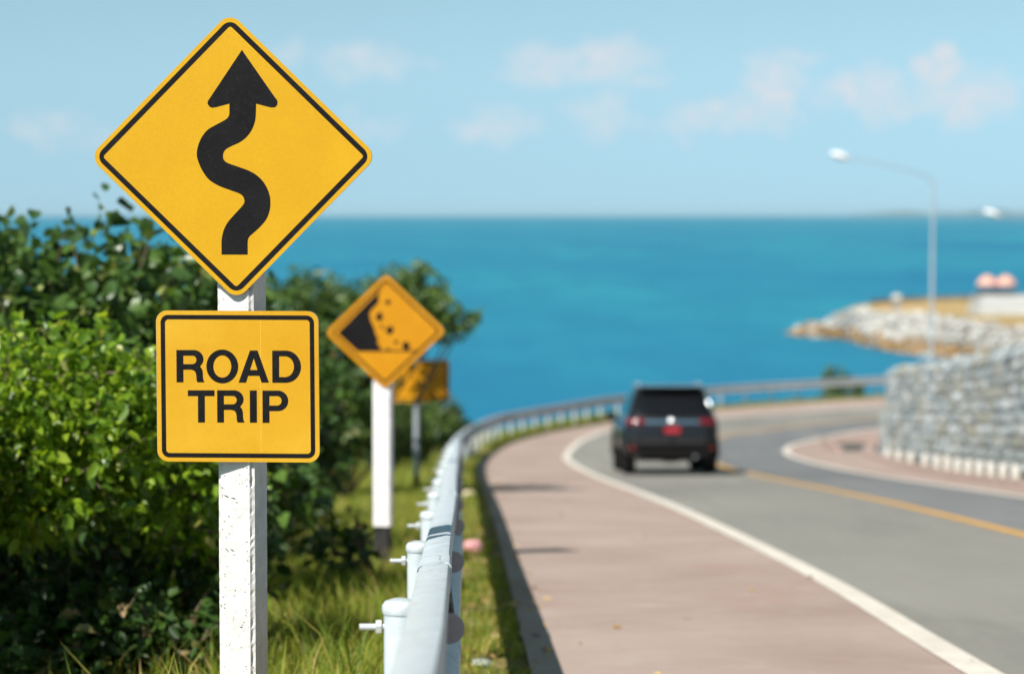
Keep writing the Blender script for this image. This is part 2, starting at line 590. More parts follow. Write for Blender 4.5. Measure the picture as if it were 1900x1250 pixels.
M['bark'] = mat_noise('bark', (0.10, 0.075, 0.05), (0.20, 0.15, 0.10), 18, 0.9, 0, 0.2, (40, 0.5, 0.01))
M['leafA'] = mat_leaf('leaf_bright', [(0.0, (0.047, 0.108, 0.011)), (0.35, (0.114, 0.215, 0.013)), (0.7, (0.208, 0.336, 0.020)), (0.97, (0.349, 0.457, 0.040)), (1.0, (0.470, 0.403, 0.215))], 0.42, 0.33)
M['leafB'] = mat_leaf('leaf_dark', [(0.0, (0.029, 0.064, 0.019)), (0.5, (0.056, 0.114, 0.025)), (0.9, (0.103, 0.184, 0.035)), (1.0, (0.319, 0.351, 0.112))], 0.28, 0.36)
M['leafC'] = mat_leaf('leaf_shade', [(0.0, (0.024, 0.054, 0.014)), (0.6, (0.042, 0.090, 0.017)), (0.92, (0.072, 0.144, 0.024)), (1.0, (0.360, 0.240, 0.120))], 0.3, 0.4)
M['leafD'] = mat_leaf('leaf_tree', [(0.0, (0.034, 0.071, 0.024)), (0.6, (0.071, 0.138, 0.030)), (0.92, (0.143, 0.235, 0.044)), (1.0, (0.336, 0.370, 0.101))], 0.3, 0.4)
M['grass'] = mat_leaf('grass', [(0.0, (0.088, 0.153, 0.014)), (0.45, (0.189, 0.254, 0.026)), (0.75, (0.319, 0.342, 0.047)), (0.93, (0.425, 0.354, 0.083)), (1.0, (0.531, 0.378, 0.165))], 0.35, 0.5, 0.3)
M['dry_leaf'] = mat_leaf('dry_leaf', [(0.0, (0.30, 0.18, 0.08)), (0.5, (0.45, 0.30, 0.12)), (1.0, (0.55, 0.45, 0.25))], 0.2, 0.6, 0.2)
M['stone'] = []
for k, (a, b_) in enumerate([((0.21, 0.25, 0.26), (0.32, 0.36, 0.37)), ((0.12, 0.15, 0.16), (0.21, 0.25, 0.26)), ((0.32, 0.35, 0.36), (0.48, 0.51, 0.52)), ((0.20, 0.195, 0.15), (0.31, 0.30, 0.24))]):
    M['stone'].append(mat_noise('wall_stone', a, b_, 7, 0.85, 0, 0.25, (20, 0.5, 0.02), (0.45, 0.47, 0.47), 12, 0.4))
M['shade_backing'] = mat_noise('gap_shade', (0.07, 0.075, 0.07), (0.12, 0.12, 0.11), 3, 0.95, 0, 0.1)  # dark tone holding the shade of stone gaps and drain mouth
M['wire'] = mat_noise('wire', (0.35, 0.37, 0.38), (0.45, 0.47, 0.48), 10, 0.5, 0.5, 0.4)
M['kerb'] = mat_noise('kerb', (0.336, 0.248, 0.216), (0.416, 0.320, 0.280), 1.2, 0.9, 0, 0.15, (30, 0.3, 0.006))
M['kerb_white'] = mat_noise('kerb_white', (0.546, 0.510, 0.475), (0.669, 0.634, 0.598), 6, 0.8, 0, 0.2, (30, 0.3, 0.006))
M['boulder'] = [mat_noise('boulder', a, b_, 0.6, 0.9, 0, 0.2, (2, 0.5, 0.1)) for a, b_ in (((0.30, 0.29, 0.27), (0.46, 0.45, 0.42)), ((0.40, 0.39, 0.36), (0.58, 0.56, 0.52)), ((0.19, 0.185, 0.175), (0.33, 0.31, 0.28)))]
M['boulder_wet'] = mat_noise('boulder_tidal', (0.09, 0.06, 0.03), (0.42, 0.25, 0.09), 0.5, 0.8, 0, 0.3, (2, 0.5, 0.1))
M['head_soil'] = mat_noise('headland_soil', (0.340, 0.238, 0.102), (0.442, 0.306, 0.153), 0.06, 0.95, 0, 0.1, None, (0.204, 0.204, 0.043), 0.05, 0.8)
M['rock_base'] = mat_noise('headland_rock', (0.16, 0.14, 0.11), (0.34, 0.31, 0.27), 0.25, 0.95, 0, 0.1, (1, 0.6, 0.3))
M['terrace_white'] = mat_noise('terrace_white', (0.446, 0.454, 0.446), (0.533, 0.540, 0.533), 0.8, 0.8, 0, 0.2)
M['roof_pink'] = mat_noise('roof_pink', (0.612, 0.315, 0.238), (0.680, 0.383, 0.297), 0.7, 0.8, 0, 0.2)
M['dark_wood'] = mat_noise('dark_post', (0.06, 0.06, 0.065), (0.11, 0.10, 0.10), 3, 0.7)
M['island'] = mat_noise('island', (0.05, 0.07, 0.045), (0.10, 0.11, 0.08), 0.002, 0.95, 0, 0.1)
M['car_paint'], _nt, _b = newmat('car_paint')
_b.inputs['Base Color'].default_value = (0.006, 0.0055, 0.007, 1)
_b.inputs['Roughness'].default_value = 0.35
_b.inputs['Specular IOR Level'].default_value = 0.2
_b.inputs['Coat Weight'].default_value = 0.9
_b.inputs['Coat Roughness'].default_value = 0.02
_nn = noise_node(_nt, 3, 3)
bump(_nt, _b, _nn.outputs[0], 0.04, 0.01)
M['car_trim'] = mat_noise('car_trim', (0.005, 0.005, 0.0055), (0.009, 0.009, 0.010), 15, 0.6, 0, 0.15)
M['car_glass'], _nt, _b = newmat('car_glass')
_b.inputs['Base Color'].default_value = (0.006, 0.006, 0.007, 1)
_b.inputs['Roughness'].default_value = 0.05
_b.inputs['Specular IOR Level'].default_value = 0.5
M['tyre'] = mat_noise('tyre', (0.007, 0.007, 0.007), (0.012, 0.012, 0.012), 20, 0.85, 0, 0.2)
M['rim'] = mat_noise('rim', (0.35, 0.35, 0.36), (0.45, 0.45, 0.46), 9, 0.3, 0.8, 0.5)
M['red_lens'], _nt, _b = newmat('red_lens')
_b.inputs['Base Color'].default_value = (0.14, 0.004, 0.009, 1)
_b.inputs['Roughness'].default_value = 0.12
_b.inputs['Coat Weight'].default_value = 1.0
_b.inputs['Coat Roughness'].default_value = 0.04
M['chrome'], _nt, _b = newmat('chrome')
_b.inputs['Base Color'].default_value = (0.72, 0.75, 0.82, 1)
_b.inputs['Metallic'].default_value = 1.0
_b.inputs['Roughness'].default_value = 0.07
M['chrome_soft'], _nt, _b = newmat('chrome_satin')
_b.inputs['Base Color'].default_value = (0.8, 0.82, 0.85, 1)
_b.inputs['Metallic'].default_value = 1.0
_b.inputs['Roughness'].default_value = 0.24
M['plate_red'] = mat_noise('plate_red', (0.29, 0.018, 0.03), (0.34, 0.026, 0.038), 9, 0.45)
M['bumper_sheen'] = mat_noise('bumper_sheen', (0.05, 0.043, 0.04), (0.075, 0.065, 0.06), 9, 0.4, 0.3, 0.5)  # brownish tone carrying the reflected light on the bumper ledge
M['plate_white'] = mat_noise('plate_white', (0.7, 0.68, 0.66), (0.8, 0.78, 0.76), 9, 0.5)
M['pink_plastic'] = mat_noise('pink_plastic', (0.72, 0.30, 0.36), (0.82, 0.42, 0.46), 20, 0.4, 0, 0.4)
M['pale_plastic'] = mat_noise('pale_plastic', (0.25, 0.29, 0.27), (0.42, 0.46, 0.43), 20, 0.3, 0, 0.5)
M['paper'] = mat_noise('paper', (0.68, 0.58, 0.36), (0.80, 0.72, 0.52), 20, 0.8)

# ------------------------------------------------------------------ the lie of the land
GK = np.array([(-30, 0.5), (-10, -.6), (0, -1.25), (7.4, -1.8), (18, -2.65), (30, -3.62), (48.5, -5.2), (60, -6.0), (70, -6.5), (80, -6.9), (90, -7.2), (110, -7.6), (140, -8.0), (240, -9.0)])
_gm = np.empty(len(GK))
_gs = np.diff(GK[:, 1]) / np.diff(GK[:, 0])
_gm[0], _gm[-1] = _gs[0], _gs[-1]
_gm[1:-1] = (GK[2:, 1] - GK[:-2, 1]) / (GK[2:, 0] - GK[:-2, 0])


def grade(y):
    """height of the road surface, by distance down the hill"""
    y = np.clip(np.asarray(y, float), GK[0, 0], GK[-1, 0] - 1e-6)
    i = np.clip(np.searchsorted(GK[:, 0], y, side='right') - 1, 0, len(GK) - 2)
    h = GK[i + 1, 0] - GK[i, 0]
    t = (y - GK[i, 0]) / h
    return CAMZ + (2 * t ** 3 - 3 * t * t + 1) * GK[i, 1] + (t ** 3 - 2 * t * t + t) * h * _gm[i] + (-2 * t ** 3 + 3 * t * t) * GK[i + 1, 1] + (t ** 3 - t * t) * h * _gm[i + 1]


RAIL = catmull([(-0.15, -6), (-0.19, 0), (-0.21, 4), (-0.24, 5.8), (-0.29, 8.2), (-0.345, 11.2), (-0.475, 17.2), (-0.68, 27.5), (-0.98, 42), (-1.12, 53), (-0.95, 61.2), (-0.45, 67.5), (0.16, 70.85), (0.83, 73.85), (2.11, 78.6), (3.54, 83), (7.3, 90), (11.7, 95.2), (15.2, 98.6), (22, 104.5), (30, 114), (35, 128), (38, 146)], 10)
PAVE = catmull([(0.45, -6), (0.3, 0), (0.09, 10.8), (0.0, 15.6), (-0.21, 26.5), (-0.50, 40), (-0.78, 54.3), (-0.62, 60), (-0.15, 66), (0.85, 72.6), (2.2, 77.3), (3.9, 81.6), (7.5, 88.6), (11.7, 93.6), (15.0, 97), (22, 102.5), (30.7, 112.5), (36, 127), (39, 146)], 10)
EDGEL = catmull([(2.0, -6), (2.08, 0), (2.13, 10.8), (2.19, 17.8), (2.0, 29.5), (1.68, 44.4), (1.40, 54.3), (1.33, 58.5), (1.47, 62.4), (1.88, 67.9), (2.41, 71.9), (3.05, 75), (4.8, 79.4), (7.26, 83.3), (10.8, 87.6), (15, 92.2), (22, 98.5), (33, 110), (39, 126), (42, 146)], 10)
CENTRE = catmull([(4.8, -6), (4.8, 0), (4.85, 14), (4.86, 22.8), (4.88, 33), (4.88, 41), (4.78, 47.6), (4.66, 53), (4.72, 59), (5.15, 65.5), (6.15, 71.2), (7.5, 74.4), (9.7, 78.7), (12, 82.2), (16.5, 87.5), (24, 94), (36, 107), (42.5, 125), (45.5, 146)], 10)
EDGER = catmull([(7.2, -6), (7.1, 10), (7.08, 33), (7.13, 40), (7.12, 46), (7.0, 52.5), (6.94, 58.5), (7.05, 61.9), (7.55, 65.5), (8.45, 68.7), (9.95, 72.8), (11.5, 76.2), (14.5, 80), (19, 84.5), (27, 91), (39, 104), (46, 124), (49, 146)], 10)
KERB = catmull([(8.5, -6), (8.3, 10), (8.1, 33), (8.07, 42.4), (8.3, 49.5), (8.5, 55), (8.8, 60.2), (9.4, 64), (10.4, 67.3), (12.5, 71.2), (15.5, 75), (20.5, 80), (29, 87), (42, 101), (49, 122), (52, 146)], 10)
WALL = catmull([(9.7, -6), (9.55, 20), (9.5, 40), (9.48, 44.4), (9.55, 50.6), (9.38, 55.7), (9.2, 59.3), (9.6, 61.6), (10.9, 63.6), (13.5, 66.5), (17.5, 70.5), (24, 76)], 12)


def signed(poly, X, Y):
    """distance to a polyline, positive on its right-hand side; and arclength"""
    P = np.array(poly, float)
    A, B = P[:-1], P[1:]
    D = B - A
    L2 = (D ** 2).sum(1)
    best = np.full(X.shape, 1e18)
    side = np.zeros(X.shape)
    for a, d, l2 in zip(A, D, L2):
        t = np.clip(((X - a[0]) * d[0] + (Y - a[1]) * d[1]) / l2, 0, 1)
        ex, ey = X - a[0] - t * d[0], Y - a[1] - t * d[1]
        q = ex * ex + ey * ey
        s = np.where(ex * d[1] - ey * d[0] >= 0, 1.0, -1.0)
        m = q < best
        best = np.where(m, q, best)
        side = np.where(m, s, side)
    return np.sqrt(best) * side


RAILc = resample(RAIL, step=1.5)
WALLc = resample(WALL, step=1.5)


def land(X, Y):
    X, Y = np.asarray(X, float), np.asarray(Y, float)
    z = grade(Y) - 0.03
    o = -signed(RAILc, X, Y)                 # metres outside the guardrail
    far = np.clip((Y - 58) / 10, 0, 1)
    flatw = 2.6 * (1 - far) + 0.9 * far
    s = np.clip(o - flatw, 0, None)
    drop = 0.04 * np.clip(o, 0, None) + 0.22 * np.clip(s, 0, 3) * (1 - far) + 0.75 * np.clip(s - 3 * (1 - far), 0, None)
    z = z - drop
    w = signed(WALLc, X, Y)
    up = np.clip((w - 0.25) / 0.3, 0, 1)
    z = np.where(o < 0, z + up * (2.22 + 0.06 * np.clip(w, 0, 30)), z)
    z = z - 0.6 * np.clip(Y - 150, 0, None) - 0.6 * np.clip(X - 75, 0, None) - 0.4 * np.clip(-8 - Y, 0, None)
    bumpy = 0.025 * np.sin(3.1 * X + 1.3 * Y) * np.sin(1.7 * Y - 0.9 * X)
    z = z + np.where(o > 0.3, bumpy, 0)
    return np.maximum(z, -6.0)


def landz(x, y):
    return float(land(np.array([x]), np.array([y]))[0])


# ------------------------------------------------------------------ setting
gx = np.r_[np.arange(-60, -6, 2.0), np.arange(-6, 14, 0.4), np.arange(14, 112, 2.0)]
gy = np.r_[np.arange(-60, -8, 4.0), np.arange(-8, 110, 0.8), np.arange(110, 204, 3.0)]
GX, GY = np.meshgrid(gx, gy)
GZ = land(GX, GY)
nxg, nyg = len(gx), len(gy)
idx = np.arange(nxg * nyg).reshape(nyg, nxg)
Fq = np.stack([idx[:-1, :-1], idx[:-1, 1:], idx[1:, 1:], idx[1:, :-1]], -1).reshape(-1, 4)
ground = link('ground', mesh_np('ground', np.stack([GX, GY, GZ], -1).reshape(-1, 3), Fq), M['soil'], smooth=True)
tag(ground, kind='structure')

SEA = 80000.0
sx = np.r_[-SEA, -8000, -2000, -500, 0, 500, 2000, 8000, SEA]
SX, SY = np.meshgrid(sx, sx)
si = np.arange(81).reshape(9, 9)
sea = link('sea', mesh_np('sea', np.stack([SX, SY, SX * 0], -1).reshape(-1, 3), np.stack([si[:-1, :-1], si[:-1, 1:], si[1:, 1:], si[1:, :-1]], -1).reshape(-1, 4)), M['sea'])
tag(sea, kind='structure')


def strip(name, left, right, mat, dz, parent=None, n=260, cols=3):
    L, Rr = resample(left, n), resample(right, n)
    rows = []
    for a, b in zip(L, Rr):
        rows.append([(a[0] + (b[0] - a[0]) * k / cols, a[1] + (b[1] - a[1]) * k / cols, 0) for k in range(cols + 1)])
    Vv = np.array(rows).reshape(-1, 3)
    Vv[:, 2] = grade(Vv[:, 1]) + dz
    me = MB().grid([[tuple(Vv[i * (cols + 1) + k]) for k in range(cols, -1, -1)] for i in range(n)])
    for i, q in enumerate(me.f):
        me.f[i] = q[::-1]
    return me.build(name, mat, parent, smooth=True)


def offset(path, d, step=0.6):
    P = resample(path, step=step)
    T = np.gradient(P, axis=0)
    T /= np.linalg.norm(T, axis=1)[:, None]
    return P + np.stack([T[:, 1], -T[:, 0]], 1) * d


road = strip('road', EDGEL, CENTRE, M['asphalt'], 0.0)
tag(road, kind='structure')
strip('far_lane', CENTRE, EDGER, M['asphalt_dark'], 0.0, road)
sh = strip('road_shoulder', PAVE, EDGEL, M['shoulder'], 0.0)
tag(sh, kind='structure')
sh2 = strip('inner_shoulder', EDGER, KERB, M['shoulder'], 0.0)
tag(sh2, kind='structure')
strip('edge_line', offset(EDGEL, -0.085), offset(EDGEL, 0.085), M['white_paint'], 0.006, road, 420, 1)
strip('centre_line', offset(CENTRE, -0.075), offset(CENTRE, 0.075), M['yellow_paint'], 0.006, road, 420, 1)
strip('edge_line', offset(EDGER, -0.085), offset(EDGER, 0.085), M['white_paint'], 0.006, road, 420, 1)
kp, kq = resample(KERB, step=0.6), offset(KERB, 0.28)
kb = MB()
rows = []
for a, b in zip(kp, kq):
    z = float(grade(a[1]))
    rows.append([(a[0], a[1], z - 0.1), (a[0], a[1], z + 0.11), (b[0], b[1], z + 0.12), (b[0], b[1], z - 0.1)])
kb.grid(rows)
tag(kb.build('kerb', M['kerb']), kind='structure')
wp = strip('wall_walk', offset(KERB, 0.27), offset(WALL, 0.3), M['kerb'], 0.05) if False else None

# ------------------------------------------------------------------ guardrail
rail_s = resample(RAIL, step=0.1)
rail_T = np.gradient(rail_s, axis=0)
rail_T /= np.linalg.norm(rail_T, axis=1)[:, None]
rail_d = np.arange(len(rail_s)) * 0.1
S0 = float(np.interp(6.2, rail_s[:, 1], rail_d))


def rail_at(s):
    x = np.interp(s, rail_d, rail_s[:, 0])
    y = np.interp(s, rail_d, rail_s[:, 1])
    tx = np.interp(s, rail_d, rail_T[:, 0])
    ty = np.interp(s, rail_d, rail_T[:, 1])
    q = math.hypot(tx, ty)
    return x, y, tx / q, ty / q


BEAM = [(0.0, .758), (0.003, .768), (0.012, .775), (0.040, .780), (0.068, .784), (0.078, .781), (0.083, .772), (0.084, .742), (0.082, .706), (0.074, .690), (0.016, .652), (0.008, .632), (0.016, .612), (0.090, .576), (0.108, .560), (0.112, .524), (0.100, .498), (0.050, .484), (0.0, .490)]


def sweep_beam(s0, s1, grow=0.0, step=0.6):
    mb = MB()
    n = max(2, int((s1 - s0) / step) + 1)
    outer = [(u + 0.003 + grow, v + (grow if i < 8 else -grow)) for i, (u, v) in enumerate(BEAM)]
    inner = [(u - 0.002 - grow, v) for u, v in BEAM]
    prof = outer + inner[::-1]
    rows = []
    for i in range(n):
        x, y, tx, ty = rail_at(s0 + (s1 - s0) * i / (n - 1))
        z = float(grade(y))
        rows.append([(x + ty * u, y - tx * u, z + v) for u, v in prof + prof[:1]])
    mb.grid(rows)
    k = len(prof)
    mb.f.append(tuple(range(k - 1, -1, -1)))
    mb.f.append(tuple((n - 1) * (k + 1) + i for i in range(k)))
    return mb


gr = thing('guardrail', (0, 0, 0), 'long pale galvanised guardrail curving along the outer edge of the road', 'guardrail')
PITCH = 2.6
s_end = rail_d[-1] - 0.5
s = S0 + 0.42 - 2 * PITCH * 3
k = 0
while s < s_end:
    e = min(s + 2 * PITCH, s_end)
    if s > 0.3:
        near = rail_at(s)[1] < 60
        m = M['galv_worn'] if rail_at(s)[1] < 5.5 else (M['galv'] if near else M['galv_far'])
        bm_ = sweep_beam(s + (0.15 if True else 0), e + 0.12, 0.0)
        beam = bm_.build('beam', m, gr, True)
        if near:
            sweep_beam(e - 0.02, e + 0.30, 0.003, 0.16).build('splice_plate', M['galv'], beam, True)
            if rail_at(e)[1] < 20:
                for ds in (0.08, 0.20):
                    x, y, tx, ty = rail_at(e + ds)
                    z = float(grade(y))
                    MB().tube((x + ty * .052, y - tx * .052, z + .778), (x + ty * .054, y - tx * .054, z + .789), 0.007, 0.006, 8).build('splice_bolt', M['grey_pole'], beam)
    s = e
    k += 1
# one post with its cap, block, bolt and reflector, then copies
pp = MB().lathe([(0.042, -0.6), (0.042, 0.695)], 20)
post0 = pp.build('post', M['galv'], None, True)
cap0 = MB().lathe([(0.045, 0.680), (0.047, 0.688), (0.0465, 0.701), (0.039, 0.711), (0.022, 0.717), (0.004, 0.719)], 20).build('post_cap', M['galv'], None, True)
bolt0 = MB().tube((-0.105, 0, 0.645), (0.055, 0, 0.645), 0.0085, n=10).tube((-0.062, 0, 0.645), (-0.048, 0, 0.645), 0.019, n=6).build('bolt', M['steel'])
refl0 = MB().tube((0.127, -0.004, 0.640), (0.127, 0.004, 0.640), 0.040, n=24).build('reflector', M['delineator'])
protos = (post0, cap0, bolt0, refl0)
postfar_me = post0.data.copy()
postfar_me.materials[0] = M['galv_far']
s = S0 - 2 * PITCH
first = True
while s < s_end:
    x, y, tx, ty = rail_at(s)
    u = -0.041
    loc = (x + ty * u, y - tx * u, float(grade(y)))
    if first:
        p = post0
        p.parent = gr
        kids = [cap0, bolt0, refl0]
    else:
        p = post0.copy()
        COL.objects.link(p)
        p.parent = gr
        if y > 60:
            p.data = postfar_me
        kids = []
        if y < 100:
            for c in (cap0, bolt0, refl0):
                c2 = c.copy()
                COL.objects.link(c2)
                kids.append(c2)
    p.location = loc
    p.rotation_euler = (0, 0, math.atan2(ty, tx) - math.pi / 2)
    for c in kids:
        c.parent = p
    first = False
    s += PITCH if y < 52 else 1.72

# ------------------------------------------------------------------ the near sign: winding road over ROAD TRIP
D1 = 7.4
S1 = D1 / 4486.0
base1 = (-0.833, D1 + 0.082)
z1 = landz(*base1) - 0.02
sg = thing('road_sign', (base1[0], base1[1], z1), 'large yellow winding road sign above a ROAD TRIP plate on white concrete post', 'road sign')


def to1(px, py, x0, y0, scale):
    """photo detail coordinates to metres in the sign plane, relative to the sign's foot"""
    X, Y = x0 + px / scale, y0 + py / scale
    return ((X - 950) * S1 - base1[0], CAMZ - (Y - 398) * S1 - z1)


FRONT = -0.080
A = lambda x, y: to1(x, y, 160, 20, 1250 / 560)
B = lambda x, y: to1(x, y, 260, 540, 1319 / 380)


def post_mesh(w, h0, h1, rot, amp, dz=0.012):
    """square concrete post with worn, chipped faces"""
    mb = MB()
    n = 10
    ring = []
    per = []
    for sgn, (ax, ay, bx, by) in enumerate(((-1, -1, 1, -1), (1, -1, 1, 1), (1, 1, -1, 1), (-1, 1, -1, -1))):
        for i in range(n):
            t = i / n
            per.append((ax + (bx - ax) * t, ay + (by - ay) * t))
    nz = int((h1 - h0) / dz) + 1
    rows = []
    c, s_ = math.cos(rot), math.sin(rot)
    rr = random.Random(3)
    chip = [0.0] * 4
    for j in range(nz):
        row = []
        for k in range(4):
            chip[k] = max(0.0, chip[k] * 0.7 + (rr.random() ** 6) * 0.006 - 0.0004)
        for i, (a, b) in enumerate(per):
            q = 1.0
            if i % n == 0:
                q = 1.0 - (0.006 + chip[i // n] + rr.random() * 0.0012) / (w / 2)
            d = (rr.random() - 0.5) * amp
            x, y = a * w / 2 * q, b * w / 2 * q
            L = math.hypot(x, y)
            x, y = x + x / L * d, y + y / L * d
            row.append((x * c - y * s_, x * s_ + y * c, h0 + (h1 - h0) * j / (nz - 1)))
        rows.append(row + row[:1])
    mb.grid(rows)
    m = len(per)
    mb.f.append(tuple((nz - 1) * (m + 1) + i for i in range(m)))
    return mb


PW = 0.120
pc = (443 - 950) * S1 - base1[0]
pm = post_mesh(PW, -0.4, CAMZ - (470 - 398) * S1 - z1, R(-17), 0.0012)
pm.v = [(x + pc, y, z) for x, y, z in pm.v]
post1 = pm.build('post', M['concrete_white'], sg)
# cracks and spalls in the concrete: thin slivers set into the front face
rc, rs = math.cos(R(-17)), math.sin(R(-17))
cr = MB()
for (px, py, ang, ln) in ((136, 232, 20, 15), (180, 243, 12, 14), (137, 548, 45, 17), (170, 548, 25, 12), (222, 998, 10, 9), (232, 152, 80, 6), (150, 350, 30, 5), (187, 784, 35, 5), (108, 125, 60, 5), (110, 183, 20, 5), (120, 890, 25, 6), (246, 790, 40, 4)):
    X, Z = to1(px, py, 380, 850, 1250 / 400)
    u = (X - pc) / rc * 0.98 + 0.004
    a = R(-ang)
    L = ln * 2.6 / (1250 / 400) * S1 / 2
    du, dz_ = math.cos(a) * L, math.sin(a) * L
    yv = -PW / 2 - 0.0008
    w_ = 0.0021
    quad = [(u - du, Z - dz_), (u, Z - w_), (u + du, Z + dz_), (u, Z + w_)]
    front = [(p[0] * rc - yv * rs + pc, p[0] * rs + yv * rc, p[1]) for p in quad]
    yb = yv + 0.004
    back = [(p[0] * rc - yb * rs + pc, p[0] * rs + yb * rc, p[1]) for p in quad]
    cr.add(front + back, [(0, 1, 2, 3), (0, 4, 5, 1), (1, 5, 6, 2), (2, 6, 7, 3), (3, 7, 4, 0)])
for k in range(190):
    u = random.uniform(-PW / 2 + .008, PW / 2 - .008)
    if random.random() < .6:
        u = random.choice((-0.034, 0.03, 0.041)) + random.gauss(0, .006)
    Z = random.uniform(0.1, z1 * 0 + 1.9)
    a = R(-random.uniform(5, 70))
    L = random.uniform(.0015, .005)
    du, dz_ = math.cos(a) * L, math.sin(a) * L
    yv = -PW / 2 - 0.0008
    w_ = 0.0012
    quad = [(u - du, Z - dz_), (u, Z - w_), (u + du, Z + dz_), (u, Z + w_)]
    front = [(p[0] * rc - yv * rs + pc, p[0] * rs + yv * rc, p[1]) for p in quad]
    yb = yv + 0.004
    back = [(p[0] * rc - yb * rs + pc, p[0] * rs + yb * rc, p[1]) for p in quad]
    cr.add(front + back, [(0, 1, 2, 3), (0, 4, 5, 1), (1, 5, 6, 2), (2, 6, 7, 3), (3, 7, 4, 0)])
tag(cr.build('crack', M['crack'], post1), kind='stuff')

# diamond plate
dia = [A(601, 12), A(1207, 603), A(622, 1199), A(17, 606)]
diamond = flat('diamond_plate', [roundpoly(dia, 0.040, 10)], 0.0015, M['sheet1'], sg, FRONT)
rim = flat('plate_back', [roundpoly([(x * 1 + (0.0012 if x > 0 else -0.0012), z) for x, z in dia], 0.040, 10)], 0.0012, M['alu'], sg, FRONT + 0.003)


def inset(pts, d):
    c = Vector((sum(p[0] for p in pts) / len(pts), sum(p[1] for p in pts) / len(pts)))
    out = []
    m = len(pts)
    for i in range(m):
        p, a, b = Vector(pts[i]), Vector(pts[i - 1]), Vector(pts[(i + 1) % m])
        d1, d2 = (a - p).normalized(), (b - p).normalized()
        out.append(p + (d1 + d2).normalized() * d / math.sin(d1.angle(d2) / 2))
    return [(p.x, p.y) for p in out]


Z1 = S1 / (1250 / 560)
flat('border', [roundpoly(inset(dia, 17.5 * Z1), 0.030, 10), roundpoly(inset(dia, 39 * Z1), 0.008, 6)], 0.0005, M['black_film'], diamond, FRONT - 0.0018)
rt = [(707, 387), (706, 420), (703, 455), (690, 492), (668, 523), (640, 545), (610, 559), (588, 570), (574, 583), (569, 602), (574, 620), (590, 632), (635, 648), (682, 666), (718, 690), (744, 722), (760, 760), (764, 795), (760, 830), (746, 864), (722, 893), (695, 918), (678, 933), (671, 945), (669, 962)]
lt = [(561, 965), (562, 945), (570, 910), (586, 878), (612, 847), (640, 817), (653, 801), (657, 788), (651, 769), (634, 756), (590, 740), (545, 722), (508, 697), (482, 660), (466, 622), (461, 596), (466, 563), (482, 525), (508, 494), (540, 475), (572, 458), (589, 446), (596, 432), (597, 410), (597, 387)]
head = [(540, 402), (525, 404), (514, 399), (507, 388), (508, 377), (515, 367)]
head2 = [(786, 363), (793, 371), (796, 382), (793, 394), (785, 402), (772, 403), (760, 401)]
outline = [(650, 167)] + head2 + [tuple(p) for p in catmull(rt, 5)] + [(669, 1009), (561, 1009)] + [tuple(p) for p in catmull(lt, 5)] + head
flat('arrow', [[A(*p) for p in outline]], 0.0005, M['black_film'], diamond, FRONT - 0.0018)

# lower plate
rec = [B(101, 124), B(1146, 129), B(1151, 1107), B(104, 1100)]
plate = flat('text_plate', [roundpoly(rec, 0.034, 10)], 0.0015, M['sheet2'], sg, FRONT)
flat('plate_back', [roundpoly([(x + (0.0012 if i in (1, 2) else -0.0012), z) for i, (x, z) in enumerate(rec)], 0.034, 10)], 0.0012, M['alu'], sg, FRONT + 0.003)
Z2 = S1 / (1319 / 380)
flat('border', [roundpoly(inset(rec, 28 * Z2), 0.023, 10), roundpoly(inset(rec, 56 * Z2), 0.011, 8)], 0.0005, M['black_film'], plate, FRONT - 0.0018)


def glyph(ch):
    if ch == 'R':
        return [[(0, 0), (0, 208), (112, 208)] + arc(112, 150, 62, 58, 88, -42, 16) + [(152, 101), (164, 86), (169, 66), (170, 34), (173, 14), (178, 7), (178, 0), (134, 0), (129, 14), (127, 48), (121, 68), (109, 78), (92, 82), (44, 82), (44, 0)],
                [(44, 172), (44, 117), (100, 117)] + arc(102, 144.5, 27, 27.5, -90, 90, 12) + [(100, 172)]]
    if ch == 'O':
        return [arc(102.5, 104, 102.5, 109, 0, 354, 60), arc(102.5, 104, 58, 72, 0, 354, 60)]
    if ch == 'A':
        return [[(0, 0), (75, 207), (123, 207), (196, 0), (148, 0), (134, 44), (62, 44), (48, 0)], [(74, 81), (98.5, 158), (122, 81)]]
    if ch == 'D':
        return [[(0, 0), (0, 207), (88, 207)] + arc(88, 103.5, 97, 103.5, 88, -88, 30) + [(88, 0)],
                [(44, 36), (44, 171), (80, 171)] + arc(82, 103.5, 58, 67.5, 88, -88, 24) + [(80, 36)]]
    if ch == 'T':
        return [[(65, 0), (65, 171), (0, 171), (0, 208), (172, 208), (172, 171), (109, 171), (109, 0)]]
    if ch == 'I':
        return [[(0, 0), (0, 208), (45, 208), (45, 0)]]
    if ch == 'P':
        return [[(0, 0), (0, 208), (100, 208)] + arc(100, 142, 66, 66, 88, -88, 20) + [(100, 76), (44, 76), (44, 0)],
                [(44, 111), (44, 173), (94, 173)] + arc(94, 142, 29, 31, 88, -88, 14) + [(94, 111)]]


for ch, x, yb_, sx_ in (('R', 230, 587, 1.0), ('O', 423, 589, 1.0), ('A', 630, 589, 1.0), ('D', 848, 590, 1.0), ('T', 302, 847, 1.0), ('R', 491, 847, .98), ('I', 702, 848, 1.0), ('P', 784, 849, 1.0)):
    flat('letter', [[B(x + a * sx_, yb_ - b) for a, b in lp] for lp in glyph(ch)], 0.0005, M['black_film'], plate, FRONT - 0.0018)
# brackets holding the plates off the post
for zz in (CAMZ - (330 - 398) * S1 - z1, CAMZ - (640 - 398) * S1 - z1, CAMZ - (800 - 398) * S1 - z1):
    MB().box((pc - .02, -0.063, zz), (0.24, 0.024, 0.035)).build('bracket', M['alu'], sg)

